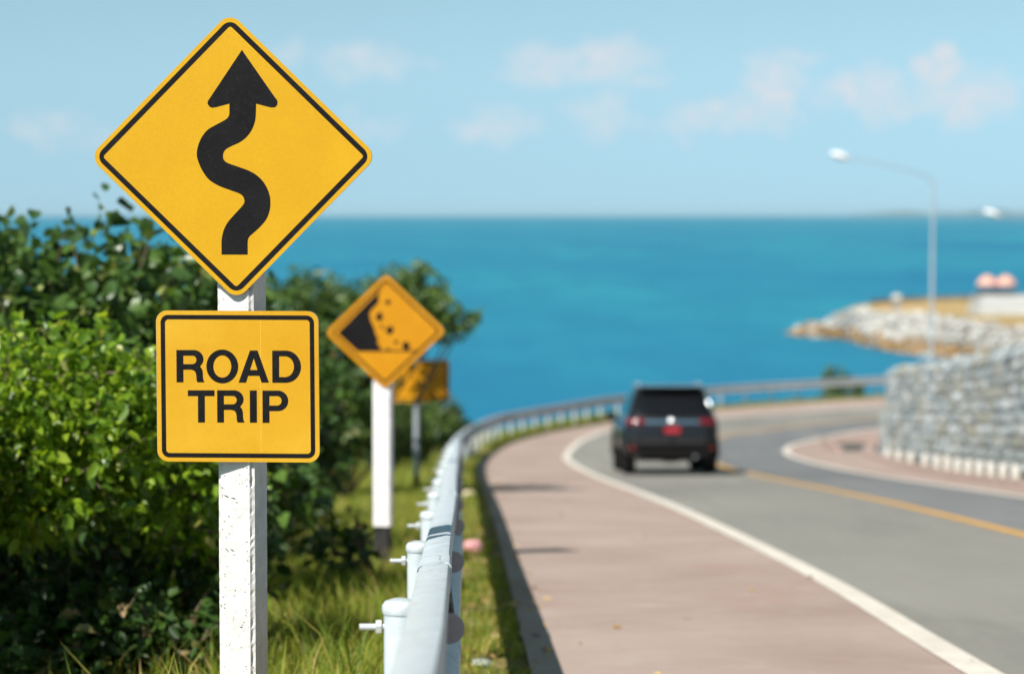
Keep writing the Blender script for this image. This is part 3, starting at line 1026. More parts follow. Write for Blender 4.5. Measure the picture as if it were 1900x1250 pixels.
# ------------------------------------------------------------------ the falling-rocks sign
D2 = 18.64
S2 = D2 / 4486.0
b2 = (-1.02, D2 + 0.09)
z2 = landz(*b2) - 0.02
s2 = thing('road_sign', (b2[0], b2[1], z2), 'yellow falling rocks warning sign on white post with black foot behind guardrail', 'road sign')


def C2(px, py):
    X, Y = 600 + px / 5.435, 500 + py / 5.435
    return ((X - 950) * S2 - b2[0], CAMZ - (Y - 398) * S2 - z2)


F2 = -0.09
d2 = [C2(632, 40), C2(1238, 618), C2(618, 1206), C2(12, 637)]
dm2 = flat('diamond_plate', [roundpoly(d2, 0.045, 8)], 0.0015, M['sheet3'], s2, F2)
flat('plate_back', [roundpoly([(x * 1.004, z) for x, z in d2], 0.045, 8)], 0.001, M['alu'], s2, F2 + 0.003)
flat('border', [roundpoly(inset(d2, 0.030), 0.03, 8), roundpoly(inset(d2, 0.045), 0.02, 6)], 0.0006, M['black_film'], dm2, F2 - 0.0022)
cliff = [(140, 640), (590, 185), (604, 150), (625, 122), (600, 165), (570, 225), (553, 262), (560, 320), (530, 362), (485, 402), (462, 448), (480, 520), (515, 598), (524, 650), (552, 690), (540, 735), (576, 782), (580, 826), (345, 826)]
flat('cliff_symbol', [[C2(*p) for p in cliff]], 0.0006, M['black_film'], dm2, F2 - 0.0022)
flat('ground_line', [[C2(560, 812), C2(960, 812), C2(948, 828), C2(560, 828)]], 0.0005, M['black_film'], dm2, F2 - 0.0016)
for cx, cy, rx, ry in ((652, 328, 26, 28), (565, 474, 34, 46), (670, 612, 38, 44), (588, 578, 15, 17), (730, 732, 20, 21), (833, 772, 39, 43), (650, 806, 23, 15)):
    o_ = [C2(cx + rx * (1 + .15 * math.sin(3 * t + cx)) * math.cos(t), cy + ry * (1 + .12 * math.sin(2 * t + cy)) * math.sin(t)) for t in [2 * math.pi * i / 16 for i in range(16)]]
    flat('rock_symbol', [o_], 0.0006, M['black_film'], dm2, F2 - 0.0022)
top2 = CAMZ - (690 - 398) * S2 - z2
zb2 = CAMZ - (979 - 398) * S2 - z2
pcx = (709 - 950) * S2 - b2[0]
pm = post_mesh(0.138, zb2, top2 + 0.4, R(-8), 0.0015, 0.05)
pm.v = [(x + pcx, y, z) for x, y, z in pm.v]
pm.build('post', M['white_post'], s2)
pm = post_mesh(0.118, -0.4, zb2, R(-8), 0.0015, 0.05)
pm.v = [(x + pcx - 0.004, y, z) for x, y, z in pm.v]
pm.build('post_foot', M['black_paint'], s2)

# ------------------------------------------------------------------ the board half hidden by the tree
D3 = 38.1
S3 = D3 / 4486.0
b3 = (-1.51, D3)
z3 = landz(*b3) - 0.02
s3 = thing('road_sign', (b3[0], b3[1], z3), 'shaded orange rectangular sign board on grey pole, half hidden by tree leaves', 'road sign')


def C3(X, Y):
    return ((X - 950) * S3 - b3[0], CAMZ - (Y - 398) * S3 - z3)


r3 = [C3(705, 667), C3(834, 667), C3(834, 745), C3(705, 745)]
bd3 = flat('board', [roundpoly(r3, 0.04, 6)], 0.002, M['sheet3'], s3, -0.05)
flat('border', [roundpoly(inset(r3, 0.035), 0.03, 6), roundpoly(inset(r3, 0.055), 0.02, 6)], 0.0006, M['black_film'], bd3, -0.053)
ch3 = inset(r3, 0.12)
MB().tube((0, 0, 0.28), (0, 0, C3(0, 672)[1]), 0.045, n=14).build('pole', M['grey_pole'], s3, True)
MB().tube((0, 0, -0.4), (0, 0, 0.28), 0.05, n=14).build('pole_foot', M['black_paint'], s3, True)

# ------------------------------------------------------------------ the dark car
CARX, CARY = 3.12, 46.75
slope = math.atan2(float(grade(CARY + 4) - grade(CARY)), 4.0)
car = thing('parked_car' if False else 'car', (CARX, CARY, float(grade(CARY)) + 0.008), 'black sport utility car driving away downhill towards the bend', 'car', None, (slope, 0, R(0.9)))
LV = [(.36, .80, .16, 4.55, .25), (.40, .86, .09, 4.68, .25), (.50, .905, .02, 4.78, .28), (.60, .925, 0.0, 4.80, .30), (.67, .930, 0.005, 4.80, .30), (.70, .925, .045, 4.79, .28), (.82, .928, .055, 4.76, .28), (.95, .925, .065, 4.68, .28),
      (1.04, .912, .085, 4.48, .28), (1.09, .895, .105, 4.10, .27), (1.13, .870, .125, 3.55, .26), (1.22, .838, .165, 3.28, .25), (1.35, .800, .235, 3.05, .24), (1.50, .752, .325, 2.80, .24), (1.62, .712, .405, 2.58, .24), (1.70, .680, .475, 2.40, .26), (1.745, .640, .56, 2.2, .3), (1.765, .54, .72, 2.0, .35)]
LVa = np.array(LV)


def lev(z):
    return [float(np.interp(z, LVa[:, 0], LVa[:, k])) for k in range(1, 5)]


def ring(z, n=9, grow=0.0):
    w, r_, f_, c = lev(z)
    w, r_, f_ = w + grow, r_ - grow, f_ + grow
    pts = []
    for cx, cy, a0 in ((w - c, r_ + c, -90), (w - c * 1.6, f_ - c * 1.6, 0), (-w + c * 1.6, f_ - c * 1.6, 90), (-w + c, r_ + c, 180)):
        cc = c if cy < 2 else c * 1.6
        # slightly bowed rear: part of an ellipse
        for i in range(n):
            a = R(a0 + 90 * i / (n - 1))
            x, y = cx + cc * math.cos(a), cy + cc * math.sin(a)
            pts.append((x, y))
    out = []
    for i, (x, y) in enumerate(pts):
        bow = 0.035 * (x / w) ** 2 if y < 2 else 0.0
        out.append((x, y + bow, z))
    return out


def rear_y(x, z, grow=0.0):
    w, r_, f_, c = lev(z)
    w, r_ = w + grow, r_ - grow
    bow = 0.035 * (x / w) ** 2
    ax = abs(x)
    if ax <= w - c:
        return r_ + bow
    q = min(1.0, (ax - (w - c)) / c)
    return r_ + c - c * math.sqrt(max(0, 1 - q * q)) + bow


zs = [l[0] for l in LV]
zf = []
for a, b in zip(zs[:-1], zs[1:]):
    zf += [a, (a + b) / 2]
zf.append(zs[-1])
bd = MB()
rws = [ring(z) for z in zf]
rws = [r + r[:1] for r in rws]
bd.grid(rws)
nn = len(rws[0])
bd.f.append(tuple((len(rws) - 1) * nn + i for i in range(nn - 1)))
bd.f.append(tuple(range(nn - 2, -1, -1)))
body = bd.build('body', M['car_paint'], car, True)


def rear_patch(name, zlist, xa, xb, mat, grow, parent, nx=12, thick=0.012):
    rows = []
    for z in zlist:
        a = xa(z) if callable(xa) else xa
        b = xb(z) if callable(xb) else xb
        rows.append([(a + (b - a) * i / nx, rear_y(a + (b - a) * i / nx, z, grow), z) for i in range(nx + 1)])
    mb = MB().grid(rows)
    # a rim back to the body so it is a solid pane
    edge = rows[0] + [r[-1] for r in rows[1:]] + rows[-1][::-1][1:] + [r[0] for r in rows[::-1]][1:-1]
    k = len(edge)
    mb.add(edge + [(x, y + thick, z) for x, y, z in edge], [(i, i + k, (i + 1) % k + k, (i + 1) % k) for i in range(k)])
    return mb.build(name, mat, parent, True)


rear_patch('rear_window', np.linspace(1.16, 1.60, 8), lambda z: -(lev(z)[0] - .10), lambda z: lev(z)[0] - .10, M['car_glass'], 0.006, car)
tg = rear_patch('tailgate', np.linspace(.71, 1.13, 8), -0.66, 0.66, M['car_paint'], 0.006, car)
rear_patch('chrome_strip', np.linspace(1.005, 1.065, 5), -0.53, 0.53, M['chrome'], 0.016, tg)
bmp_ = rear_patch('bumper', np.linspace(.42, .685, 8), lambda z: -(lev(z)[0] - .02), lambda z: lev(z)[0] - .02, M['car_trim'], 0.05, car, 20, 0.06)
rear_patch('ledge_sheen', [.655, .668, .676], -0.62, -0.06, M['bumper_sheen'], 0.056, bmp_)  # paler strips that paint the highlight along the ledge
rear_patch('ledge_sheen', [.655, .668, .676], 0.06, 0.62, M['bumper_sheen'], 0.056, bmp_)
for sgn in (-1, 1):
    a, b = sorted((sgn * 0.50, sgn * 0.905))
    rear_patch('tail_light', np.linspace(.995, 1.095, 6), (lambda z, s=sgn: -(lev(z)[0] - .012) if s < 0 else 0.54), (lambda z, s=sgn: lev(z)[0] - .012 if s > 0 else -0.54), M['red_lens'], 0.022, car, 14)
    a, b = sorted((sgn * 0.72, sgn * 0.84))
    rear_patch('bumper_reflector', np.linspace(.50, .56, 3), a, b, M['red_lens'], 0.058, bmp_, 5)
pl = MB().box((0, rear_y(0, .875) - 0.022, .875), (0.31, 0.012, 0.12)).build('licence_plate', M['plate_red'], tg)
MB().box((0, rear_y(0, .875) - 0.016, .875), (0.42, 0.014, 0.17)).build('plate_frame', M['car_trim'], tg)
# emblem: a chrome dome with a ring on the strip
em = MB()
prof = [(0.088, 0.0), (0.085, 0.004), (0.072, 0.0135), (0.055, 0.022), (0.036, 0.0285), (0.018, 0.032), (0.003, 0.033)]
em.lathe(prof, 20)
em.v = [(x, rear_y(0, 1.05) - 0.016 - z, 1.045 + y * 0.72) for x, y, z in em.v]
em.build('emblem', M['chrome_soft'], tg, True)
for sgn in (1,):  # chrome bead added on the right pillar alone to catch a glint
    pt = MB().lathe([(.002, -.13), (.4, -.11), (.75, -.07), (1.0, 0), (.75, .07), (.4, .11), (.002, .13)], 16)
    pt.v = [(sgn * (lev(1.43)[0] - .035 - z * .33) + x * .028, rear_y(lev(1.43)[0] - .05, 1.43) - .006 + z * .6 + y * .03, 1.43 + z) for x, y, z in pt.v]
    pt.build('pillar_glint', M['chrome_soft'], car, True)
# roof spoiler, roof rails, wiper, mirrors, wheels
sp_ = MB()
rows = []
for i in range(9):
    x = -0.60 + 1.2 * i / 8
    rows.append([(x, .28 + .05 * (x / .6) ** 2, 1.655), (x, .22 + .05 * (x / .6) ** 2, 1.695), (x, .26 + .05 * (x / .6) ** 2, 1.725), (x, .56, 1.752), (x, .60, 1.70), (x, .28 + .05 * (x / .6) ** 2, 1.655)])
sp_.grid(rows)
sp_.f.append((0, 1, 2, 3, 4))
sp_.f.append(tuple(8 * 6 + i for i in (4, 3, 2, 1, 0)))
spo = sp_.build('roof_spoiler', M['car_paint'], car)
for sgn in (-1, 1):
    MB().path([(sgn * .60, .75, 1.73), (sgn * .61, .85, 1.79), (sgn * .61, 1.9, 1.80), (sgn * .60, 2.05, 1.73)], [.016] * 4, 8).build('roof_rail', M['steel'], car)
    mir = MB().lathe([(0.02, -.10), (.085, -.08), (.10, 0), (.085, .08), (.02, .10)], 14)
    mir.v = [(sgn * 1.02 + x * 1.15, 3.05 + y * .55, 1.13 + z) for x, y, z in mir.v]
    mir.box((sgn * .90, 3.07, 1.07), (.16, .05, .04))
    mir.build('wing_mirror', M['car_paint'], car, True)
    rows = []
    for z in np.linspace(1.16, 1.60, 6):
        w, r_, f_, c = lev(z)
        rows.append([(sgn * (w + .006), y, z) for y in np.linspace(r_ + c + .15, f_ - c * 1.7, 8)])
    MB().grid(rows).build('side_window', M['car_glass'], car, True)
    for yy in (.93, 3.72):
        wh = MB().lathe([(.27, -.13), (.36, -.13), (.385, -.10), (.392, -.05), (.392, .05), (.385, .10), (.36, .13), (.27, .13)], 32)
        wh.v = [(sgn * .80 + z, yy + x, .392 + y) for x, y, z in wh.v]
        tyre = wh.build('wheel', M['tyre'], car, True)
        rim_ = MB().lathe([(.05, .06), (.10, .10), (.255, .115), (.272, .125), (.275, .10), (.26, .02)], 28)
        for q in range(6):
            a = q * math.pi / 3
            rim_.box((.17 * math.cos(a), .17 * math.sin(a), .118), (.20, .045, .02), a)
        rim_.v = [(sgn * (.80 + z), yy + x, .392 + y) for x, y, z in rim_.v]
        rim_.build('rim', M['rim'], tyre)
        # wheel-arch flare: a half ring proud of the body side
        rows = []
        for i in range(13):
            a = R(-8 + 196 * i / 12)
            rows.append([(sgn * xx, yy + rr * math.cos(a), .40 + rr * math.sin(a)) for xx, rr in ((.87, .42), (.955, .42), (.955, .465), (.90, .49))])
        MB().grid(rows).build('wheel_arch', M['car_trim'], body)
MB().box((0, 1.0, .37), (1.2, 1.6, .10)).build('underbody', M['car_trim'], car)
MB().box((0, .93, .30), (1.25, .10, .10)).build('axle', M['car_trim'], car)
MB().tube((-.15, .5, .33), (.15, .5, .33), .10, n=12).build('silencer', M['car_trim'], car)
MB().tube((.45, .12, .36), (.45, .6, .36), .04, n=10).build('exhaust', M['steel'], car)
MB().tube((0, rear_y(0, 1.17) - .02, 1.17), (-.40, rear_y(.4, 1.2) - .022, 1.20), .010, n=6).build('rear_wiper', M['car_trim'], car)

# ------------------------------------------------------------------ stone wall in wire cages on the inside of the bend
def rock_mesh(name, seed, rough=0.25, sub=1):
    r_ = random.Random(seed)
    t = (1 + 5 ** .5) / 2
    vs = [Vector(v).normalized() for v in ((-1, t, 0), (1, t, 0), (-1, -t, 0), (1, -t, 0), (0, -1, t), (0, 1, t), (0, -1, -t), (0, 1, -t), (t, 0, -1), (t, 0, 1), (-t, 0, -1), (-t, 0, 1))]
    fs = [(0, 11, 5), (0, 5, 1), (0, 1, 7), (0, 7, 10), (0, 10, 11), (1, 5, 9), (5, 11, 4), (11, 10, 2), (10, 7, 6), (7, 1, 8), (3, 9, 4), (3, 4, 2), (3, 2, 6), (3, 6, 8), (3, 8, 9), (4, 9, 5), (2, 4, 11), (6, 2, 10), (8, 6, 7), (9, 8, 1)]
    vs = [v * (1 + r_.uniform(-rough, rough)) for v in vs]
    me = bpy.data.meshes.new(name)
    me.from_pydata([(v.x, v.y, v.z) for v in vs], [], fs)
    me.update()
    return me


wall_s = resample(WALL, step=0.1)
wT = np.gradient(wall_s, axis=0)
wT /= np.linalg.norm(wT, axis=1)[:, None]
wd = np.arange(len(wall_s)) * 0.1
W0 = float(np.interp(40.0, wall_s[:, 1], wd))
W1 = wd[-1] - 0.2
gw = thing('gabion_wall', (9.5, 50, float(grade(50))), 'tall grey wall of stones in wire cages on the inside of the bend', 'stone wall')
gwl = Vector(gw.location)


def wall_pt(s, inn, h):
    h = h * (1.10 - 0.18 * min(1.0, max(0.0, (s - W0 - 4) / 16)))
    x, y = np.interp(s, wd, wall_s[:, 0]), np.interp(s, wd, wall_s[:, 1])
    tx, ty = np.interp(s, wd, wT[:, 0]), np.interp(s, wd, wT[:, 1])
    return Vector((x + ty * inn, y - tx * inn, float(grade(y)) + h)) - gwl, math.atan2(ty, tx)


shade_backing = MB()
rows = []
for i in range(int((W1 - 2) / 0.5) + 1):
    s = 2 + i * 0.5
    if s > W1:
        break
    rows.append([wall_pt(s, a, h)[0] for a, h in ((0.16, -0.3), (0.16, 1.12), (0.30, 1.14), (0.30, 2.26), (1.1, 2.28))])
shade_backing.grid(rows)
shade_backing.build('shade_backing', M['shade_backing'], gw)  # dark sheet behind the stones, gap shade put into its colour
stone_me = []
for k in range(8):
    me = rock_mesh('stone', 40 + k, 0.22)
    me.materials.append(M['stone'][k % 4])
    stone_me.append(me)
stones = []
for tier, (h0, h1, inn) in enumerate(((0.05, 1.12, 0.10), (1.17, 2.27, 0.24))):
    nrow = 5
    for r_ in range(nrow):
        s = W0 + random.uniform(0, .2)
        while s < W1 - 9:
            w = random.uniform(.18, .34)
            hh = (h1 - h0) / nrow * random.uniform(.9, 1.45)
            p, a = wall_pt(s + w / 2, inn + random.uniform(-.05, .05), h0 + (h1 - h0) * (r_ + .5) / nrow + random.uniform(-.03, .03))
            stones.append((p, a, (w * .62, .17, hh * .62), random.uniform(-.25, .25), random.randrange(8)))
            s += w * random.uniform(.86, 1.05)
# coping stones along the top
s = W0
while s < W1 - 9:
    w = random.uniform(.2, .34)
    p, a = wall_pt(s, 0.42 + random.uniform(-.06, .1), 2.30 + random.uniform(-.03, .06))
    stones.append((p, a, (w * .6, .2, .12), random.uniform(-.3, .3), random.randrange(8)))
    s += w
# the 300 that show largest become parts; the others one mesh
def dist(st):
    q = st[0] + gwl
    return q.y - (6 if q.y > 43.5 else -30) * 0 + (100 if q.y < 43.2 else 0)


stones.sort(key=dist)
for p, a, sc, tl, k in stones[:300]:
    o = bpy.data.objects.new('stone', stone_me[k])
    COL.objects.link(o)
    o.parent = gw
    o.location = p
    o.scale = sc
    o.rotation_euler = (random.uniform(-.2, .2), tl, a)
rest = {}
for p, a, sc, tl, k in stones[300:]:
    me = stone_me[k]
    mt = Matrix.Translation(p) @ Matrix.Rotation(a, 4, 'Z') @ Matrix.Rotation(tl, 4, 'Y') @ Matrix.Diagonal((*sc, 1))
    rest.setdefault(k % 4, MB()).add([mt @ v.co for v in me.vertices], [tuple(q.vertices) for q in me.polygons])
rest_all = MB()
mi = []
for k, mb in rest.items():
    rest_all.add(mb.v, mb.f)
    mi += [k] * len(mb.f)
ro = rest_all.build('packed_stones', None, gw)
for mm in M['stone']:
    ro.data.materials.append(mm)
ro.data.polygons.foreach_set('material_index', mi)
tag(ro, kind='stuff')
wr = MB()
s = W0
while s < W1 - 8:
    for (h0, h1, inn) in ((0.0, 1.14, -0.06), (1.15, 2.28, 0.08)):
        p, a = wall_pt(s, inn, h0)
        q, a = wall_pt(s, inn, h1)
        wr.tube(p, q, .004, n=3, caps=False)
    s += 0.2
for (h, inn) in [(i * .16, -.06) for i in range(8)] + [(1.16 + i * .16, .08) for i in range(8)]:
    s = W0
    while s < W1 - 8:
        wr.tube(wall_pt(s, inn, h)[0], wall_pt(s + 1, inn, h)[0], .004 if h not in (0, 1.12) else .01, n=3, caps=False)
        s += 1
tag(wr.build('wire_mesh', M['wire'], gw), kind='stuff')

# white guard stones along the foot of the wall
GS = resample(catmull([(8.80, 39.6), (8.84, 42), (8.93, 44.4), (9.03, 47.6), (9.12, 52), (9.0, 54.3), (8.9, 57.0)], 8), step=1.3)
gs0 = MB()
prof = [(0.082, -0.1), (0.082, .20), (0.075, .25), (0.05, .28), (0.02, .288)]
gs0.lathe(prof, 14)
gs0.v = [(x, y * 1.2, z) for x, y, z in gs0.v]
gso = None
ORD = ['nearest', 'second nearest', 'third nearest', 'fourth nearest', 'fifth nearest', 'sixth nearest', 'seventh nearest', 'eighth nearest', 'ninth nearest', 'tenth nearest', 'eleventh nearest', 'twelfth nearest', 'thirteenth nearest', 'fourteenth nearest', 'fifteenth nearest', 'sixteenth nearest', 'seventeenth nearest', 'eighteenth nearest']
vis = 0
for i, (x, y) in enumerate(GS):
    px = 950 + x / y * 4486
    if px > 1915:
        continue
    o = gs0.build('guard_stone', M['kerb_white'], None, True) if gso is None else gso.copy()
    if gso is not None:
        COL.objects.link(o)
    gso = gso or o
    o.location = (x, y, float(grade(y)) + 0.005)
    o.rotation_euler = (0, 0, random.uniform(-.1, .1))
    last = ', at the far end of the row' if i == len(GS) - 1 else ''
    tag(o, 'low white guard stone below the stone wall, ' + ORD[vis] + ' in the row', 'guard stone', 'white guard stones below the stone wall')
    vis += 1
# drain mouth at the end of the wall
dr = thing('drain_inlet', (9.15, 63.2, float(grade(63.2))), 'dark open drain inlet at the left end of the stone wall', 'drain')
for c_, s_ in (((-0.72, 0.3, 0.04), (.16, 3.0, .3)), ((0.72, 0.3, 0.04), (.16, 3.0, .3)), ((0.0, 1.87, 0.04), (1.6, .14, .3))):
    MB().box(c_, s_).build('edge_block', M['kerb'], dr)
MB().box((0.0, 0.3, -0.0), (1.27, 2.98, .05)).build('pit_shade', M['shade_backing'], dr)  # flat dark slab standing in for the shade inside the drain

# ------------------------------------------------------------------ street lamps
def lamp(loc, top, head, label, scale=1.0):
    t = thing('street_lamp', loc, label, 'street lamp', 'street lamps beyond the bend')
    L = Vector(loc)
    top, head = Vector(top) - L, Vector(head) - L
    MB().lathe([(.20, -.3), (.20, .06), (.13, .08), (.13, .5), (.105, .52), (.05, top.z)], 18).build('pole', M['pole'], t, True)
    d = head - top
    pts = [top + Vector((0, 0, -.25)), top + d * .06 + Vector((0, 0, .05)), top + d * .3 + Vector((0, 0, .10)), top + d * .65 + Vector((0, 0, .10)), head - d.normalized() * .35]
    MB().path(pts, [.036, .032, .028, .025, .022], 10).build('arm', M['pole'], t, True)
    hb = MB()
    n = 16
    rows = []
    for i in range(9):
        u = i / 8
        wv = .24 * math.sin(math.pi * min(1, .12 + u * .86)) ** .6
        hv = .20 * math.sin(math.pi * min(1, .10 + u * .88)) ** .6
        rows.append([(-.42 + u * .85, wv * math.cos(2 * math.pi * k / n), hv * (math.sin(2 * math.pi * k / n) if math.sin(2 * math.pi * k / n) > 0 else .45 * math.sin(2 * math.pi * k / n))) for k in range(n + 1)])
    hb.grid(rows)
    ang = math.atan2(d.y, d.x)
    til = math.atan2(d.z, math.hypot(d.x, d.y)) + R(6)
    mt = Matrix.Translation(head) @ Matrix.Rotation(ang, 4, 'Z') @ Matrix.Rotation(-til, 4, 'Y')
    hb.v = [tuple(mt @ (Vector(v) * scale)) for v in hb.v]
    hd = hb.build('lamp_head', M['lamp_head'], t, True)
    gl = MB().lathe([(.16, -.05), (.14, -.09), (.08, -.115), (.01, -.12)], 14)
    gl.v = [tuple(mt @ Vector((x * 1.5 + .06, y, z))) for x, y, z in gl.v]
    gl.build('lens', M['lamp_glass'], hd, True)


def at(px, py, d):
    return ((px - 950) / 4486 * d, d, CAMZ - (py - 398) / 4486 * d)


l1 = at(1730, 700, 102.5)
lamp((l1[0], 102.5, landz(l1[0], 102.5)), at(1730, 332, 102.5), at(1556, 291, 101.5), 'grey street lamp with long arm rising behind the stone wall')
l2 = at(1968, 800, 145)
lamp((l2[0], 145, landz(l2[0], 145)), at(1968, 432, 145), at(1838, 398, 143.5), 'street lamp at the right edge, only arm and head showing', 1.35)

# ------------------------------------------------------------------ headland with riprap
Wt = [(56, 515), (59, 494), (66, 487), (67, 463), (68.5, 437), (72, 425), (76, 414), (82, 384), (95, 362), (140, 335), (260, 320), (270, 640), (140, 605), (108, 578), (88, 562), (72, 545), (61, 530)]
Pt = [(62.5, 503, 2.2), (63.5, 496, 2.4), (68, 482, 5.6), (71, 470, 6), (74, 457, 6), (77, 447, 6), (80, 432, 6), (87, 404, 6), (99, 385, 6), (142, 360, 6), (255, 350, 6), (255, 615, 6), (140, 580, 6), (107, 548, 6), (87, 533, 6), (72, 506, 5.8), (66, 500, 3.5)]
hl = MB()
Wc = catmull([(x, y, -1.5) for x, y in Wt], 5, True)
Pc = catmull(Pt, 5, True)
n = len(Wc)
rr = random.Random(9)
rows = []
for j in range(7):
    t = j / 6
    row = []
    for a, b in zip(Wc, Pc):
        p = a + (b - a) * t
        k = 1.2 if 0 < j < 6 else 0.0
        row.append((p[0] + rr.uniform(-k, k), p[1] + rr.uniform(-k, k), p[2] + rr.uniform(-.4, .4) * (k > 0)))
    rows.append(row + row[:1])
hl.grid(rows)
top0 = len(hl.v)
headland = hl.build('headland', M['rock_base'])
tag(headland, kind='structure')
cc = np.mean([p[:2] for p in Pc], axis=0)
hp = MB()
trow = [[(p[0] + (cc[0] - p[0]) * t, p[1] + (cc[1] - p[1]) * t, p[2] + 0.05 + 0.25 * t) for p in Pc] for t in (0, .04, .12, .3, .6, .98)]
trow = [r + r[:1] for r in trow]
hp.grid(trow)
hp.build('headland_top', M['head_soil'], headland, True)
bme = [rock_mesh('boulder', 80 + k, 0.28) for k in range(9)]
for k, me in enumerate(bme):
    me.materials.append(M['boulder'][k % 3] if k < 7 else M['boulder_wet'])
bl = []
rb = random.Random(21)
lo = 1.0
for _ in range(1500):
    i = rb.uniform(0, n * 0.66)
    if i > 44 and i < 78:
        continue
    a, b = Wc[int(i) % n], Pc[int(i) % n]
    a2, b2_ = Wc[(int(i) + 1) % n], Pc[(int(i) + 1) % n]
    f = i - int(i)
    a, b = a + (a2 - a) * f, b + (b2_ - b) * f
    t = rb.uniform(.12, 1.02)
    p = a + (b - a) * t
    sz = rb.uniform(.5, 1.15) * (1.0 if p[2] > 0.8 else .9)
    wet = p[2] < 2.3 and rb.random() < .85
    bl.append((p, sz, rb.choice((7, 8)) if wet else rb.randrange(7)))
bl.sort(key=lambda q: q[0][1] - q[1] * 40 + (0 if q[0][0] / q[0][1] < .212 else 500))
bs = MB()
bmi = []
for q, (p, sz, k) in enumerate(bl):
    sc = Vector((sz * rb.uniform(.9, 1.4), sz * rb.uniform(.9, 1.4), sz * rb.uniform(.6, .95)))
    rot = (rb.uniform(-.5, .5), rb.uniform(-.5, .5), rb.uniform(0, 6.28))
    if q < 280:
        o = bpy.data.objects.new('boulder', bme[k])
        COL.objects.link(o)
        o.parent = headland
        o.location = p
        o.scale = sc
        o.rotation_euler = rot
    else:
        mt = Matrix.Translation(Vector(p)) @ Matrix.Rotation(rot[2], 4, 'Z') @ Matrix.Rotation(rot[0], 4, 'X') @ Matrix.Diagonal((*sc, 1))
        bs.add([mt @ v.co for v in bme[k].vertices], [tuple(f_.vertices) for f_ in bme[k].polygons])
        bmi += [3 if k >= 7 else k % 3] * len(bme[k].polygons)
bo = bs.build('riprap', None, headland)
for mm in M['boulder'] + [M['boulder_wet']]:
    bo.data.materials.append(mm)
bo.data.polygons.foreach_set('material_index', bmi)
tag(bo, kind='stuff')
# low wall along the seaward edge of the lawn
lw = MB()
rows = []
for p in resample(catmull([(76, 512), (87, 530), (107, 544), (125, 556)], 6), step=3):
    rows.append([(p[0], p[1] - .25, 5.8), (p[0], p[1] - .25, 6.9), (p[0], p[1] + .25, 6.9), (p[0], p[1] + .25, 5.8)])
lw.grid(rows)
tag(lw.build('edge_wall', M['rock_base']), 'low dark wall along the far edge of the headland lawn', 'wall')
# terrace and pavilion
TX0, TX1, TY = 87.6, 112.0, 455.0
te = thing('terrace', (95, TY, 6.0), 'white stepped terrace wall at the right end of the headland', 'terrace')
for j in range(5):
    MB().box(((TX1 + TX0) / 2 - 95 + j * .10, 4 + j * .3, .35 + j * .76), (TX1 - TX0 - j * .2, 12 - j * .6, .68)).build('course', M['terrace_white'], te)
    MB().box(((TX1 + TX0) / 2 - 95 + j * .1, 4.2 + j * .3, .73 + j * .76), (TX1 - TX0 - .5, 11.4 - j * .6, .10)).build('joint', M['rock_base'], te)
pv = thing('pavilion', (92, TY + 4, 9.75), 'small open pavilion with two pink hipped roofs on the white terrace', 'pavilion')
for dx in (-1.75, 1.75):
    rf = MB()
    rf.lathe([(2.05, 1.85), (2.1, 1.95), (1.85, 2.45), (1.35, 3.1), (.75, 3.55), (.25, 3.75), (.05, 3.8)], 12)
    rf.v = [(x + dx, y, z) for x, y, z in rf.v]
    rf.build('roof', M['roof_pink'], pv)
    for ex in (-1.2, 1.2):
        for ey in (-1.2, 1.2):
            MB().tube((dx + ex, ey, -.1), (dx + ex, ey, 2.1), .12, n=8).build('column', M['dark_wood'], pv)
MB().box((0, 0, .5), (6.2, 3.2, .9)).build('bench_wall', M['dark_wood'], pv)
mo = thing('monument', (78.0, 490, 5.9), 'small grey rounded stone monument with shrubs at the headland edge', 'monument')
mm_ = rock_mesh('boulder', 7, .1)
mo1 = link('stone', mm_, M['boulder'][1], mo)
mo1.location = (0, 0, 2.1)
mo1.scale = (1.35, 1.2, 1.15)
MB().box((0, 0, .6), (1.9, 1.9, 1.3), 0, .8).build('plinth', M['boulder'][2], mo)

# far islands on the horizon
def island(x, y, w, h, label, seed):
    r_ = random.Random(seed)
    mb = MB()
    rows = []
    for j in range(6):
        v = j / 5
        row = []
        for i in range(33):
            u = i / 32
            hh = h * math.sin(math.pi * u) ** .7 * (0.45 + .55 * abs(math.sin(u * 7 + seed)) + .15 * r_.random()) * math.sin(math.pi * v)
            row.append((x + (u - .5) * w, y + (v - .5) * w * .25, hh - 1))
        rows.append(row)
    mb.grid(rows)
    tag(mb.build('island', M['island'], None, True), label, 'island', 'far islands on the horizon')


island(7450, 45000, 2500, 92, 'faint low island on the horizon left of the lamp pole', 2)
island(9300, 46000, 3200, 112, 'faint hazy island on the horizon right of the lamp pole', 5)

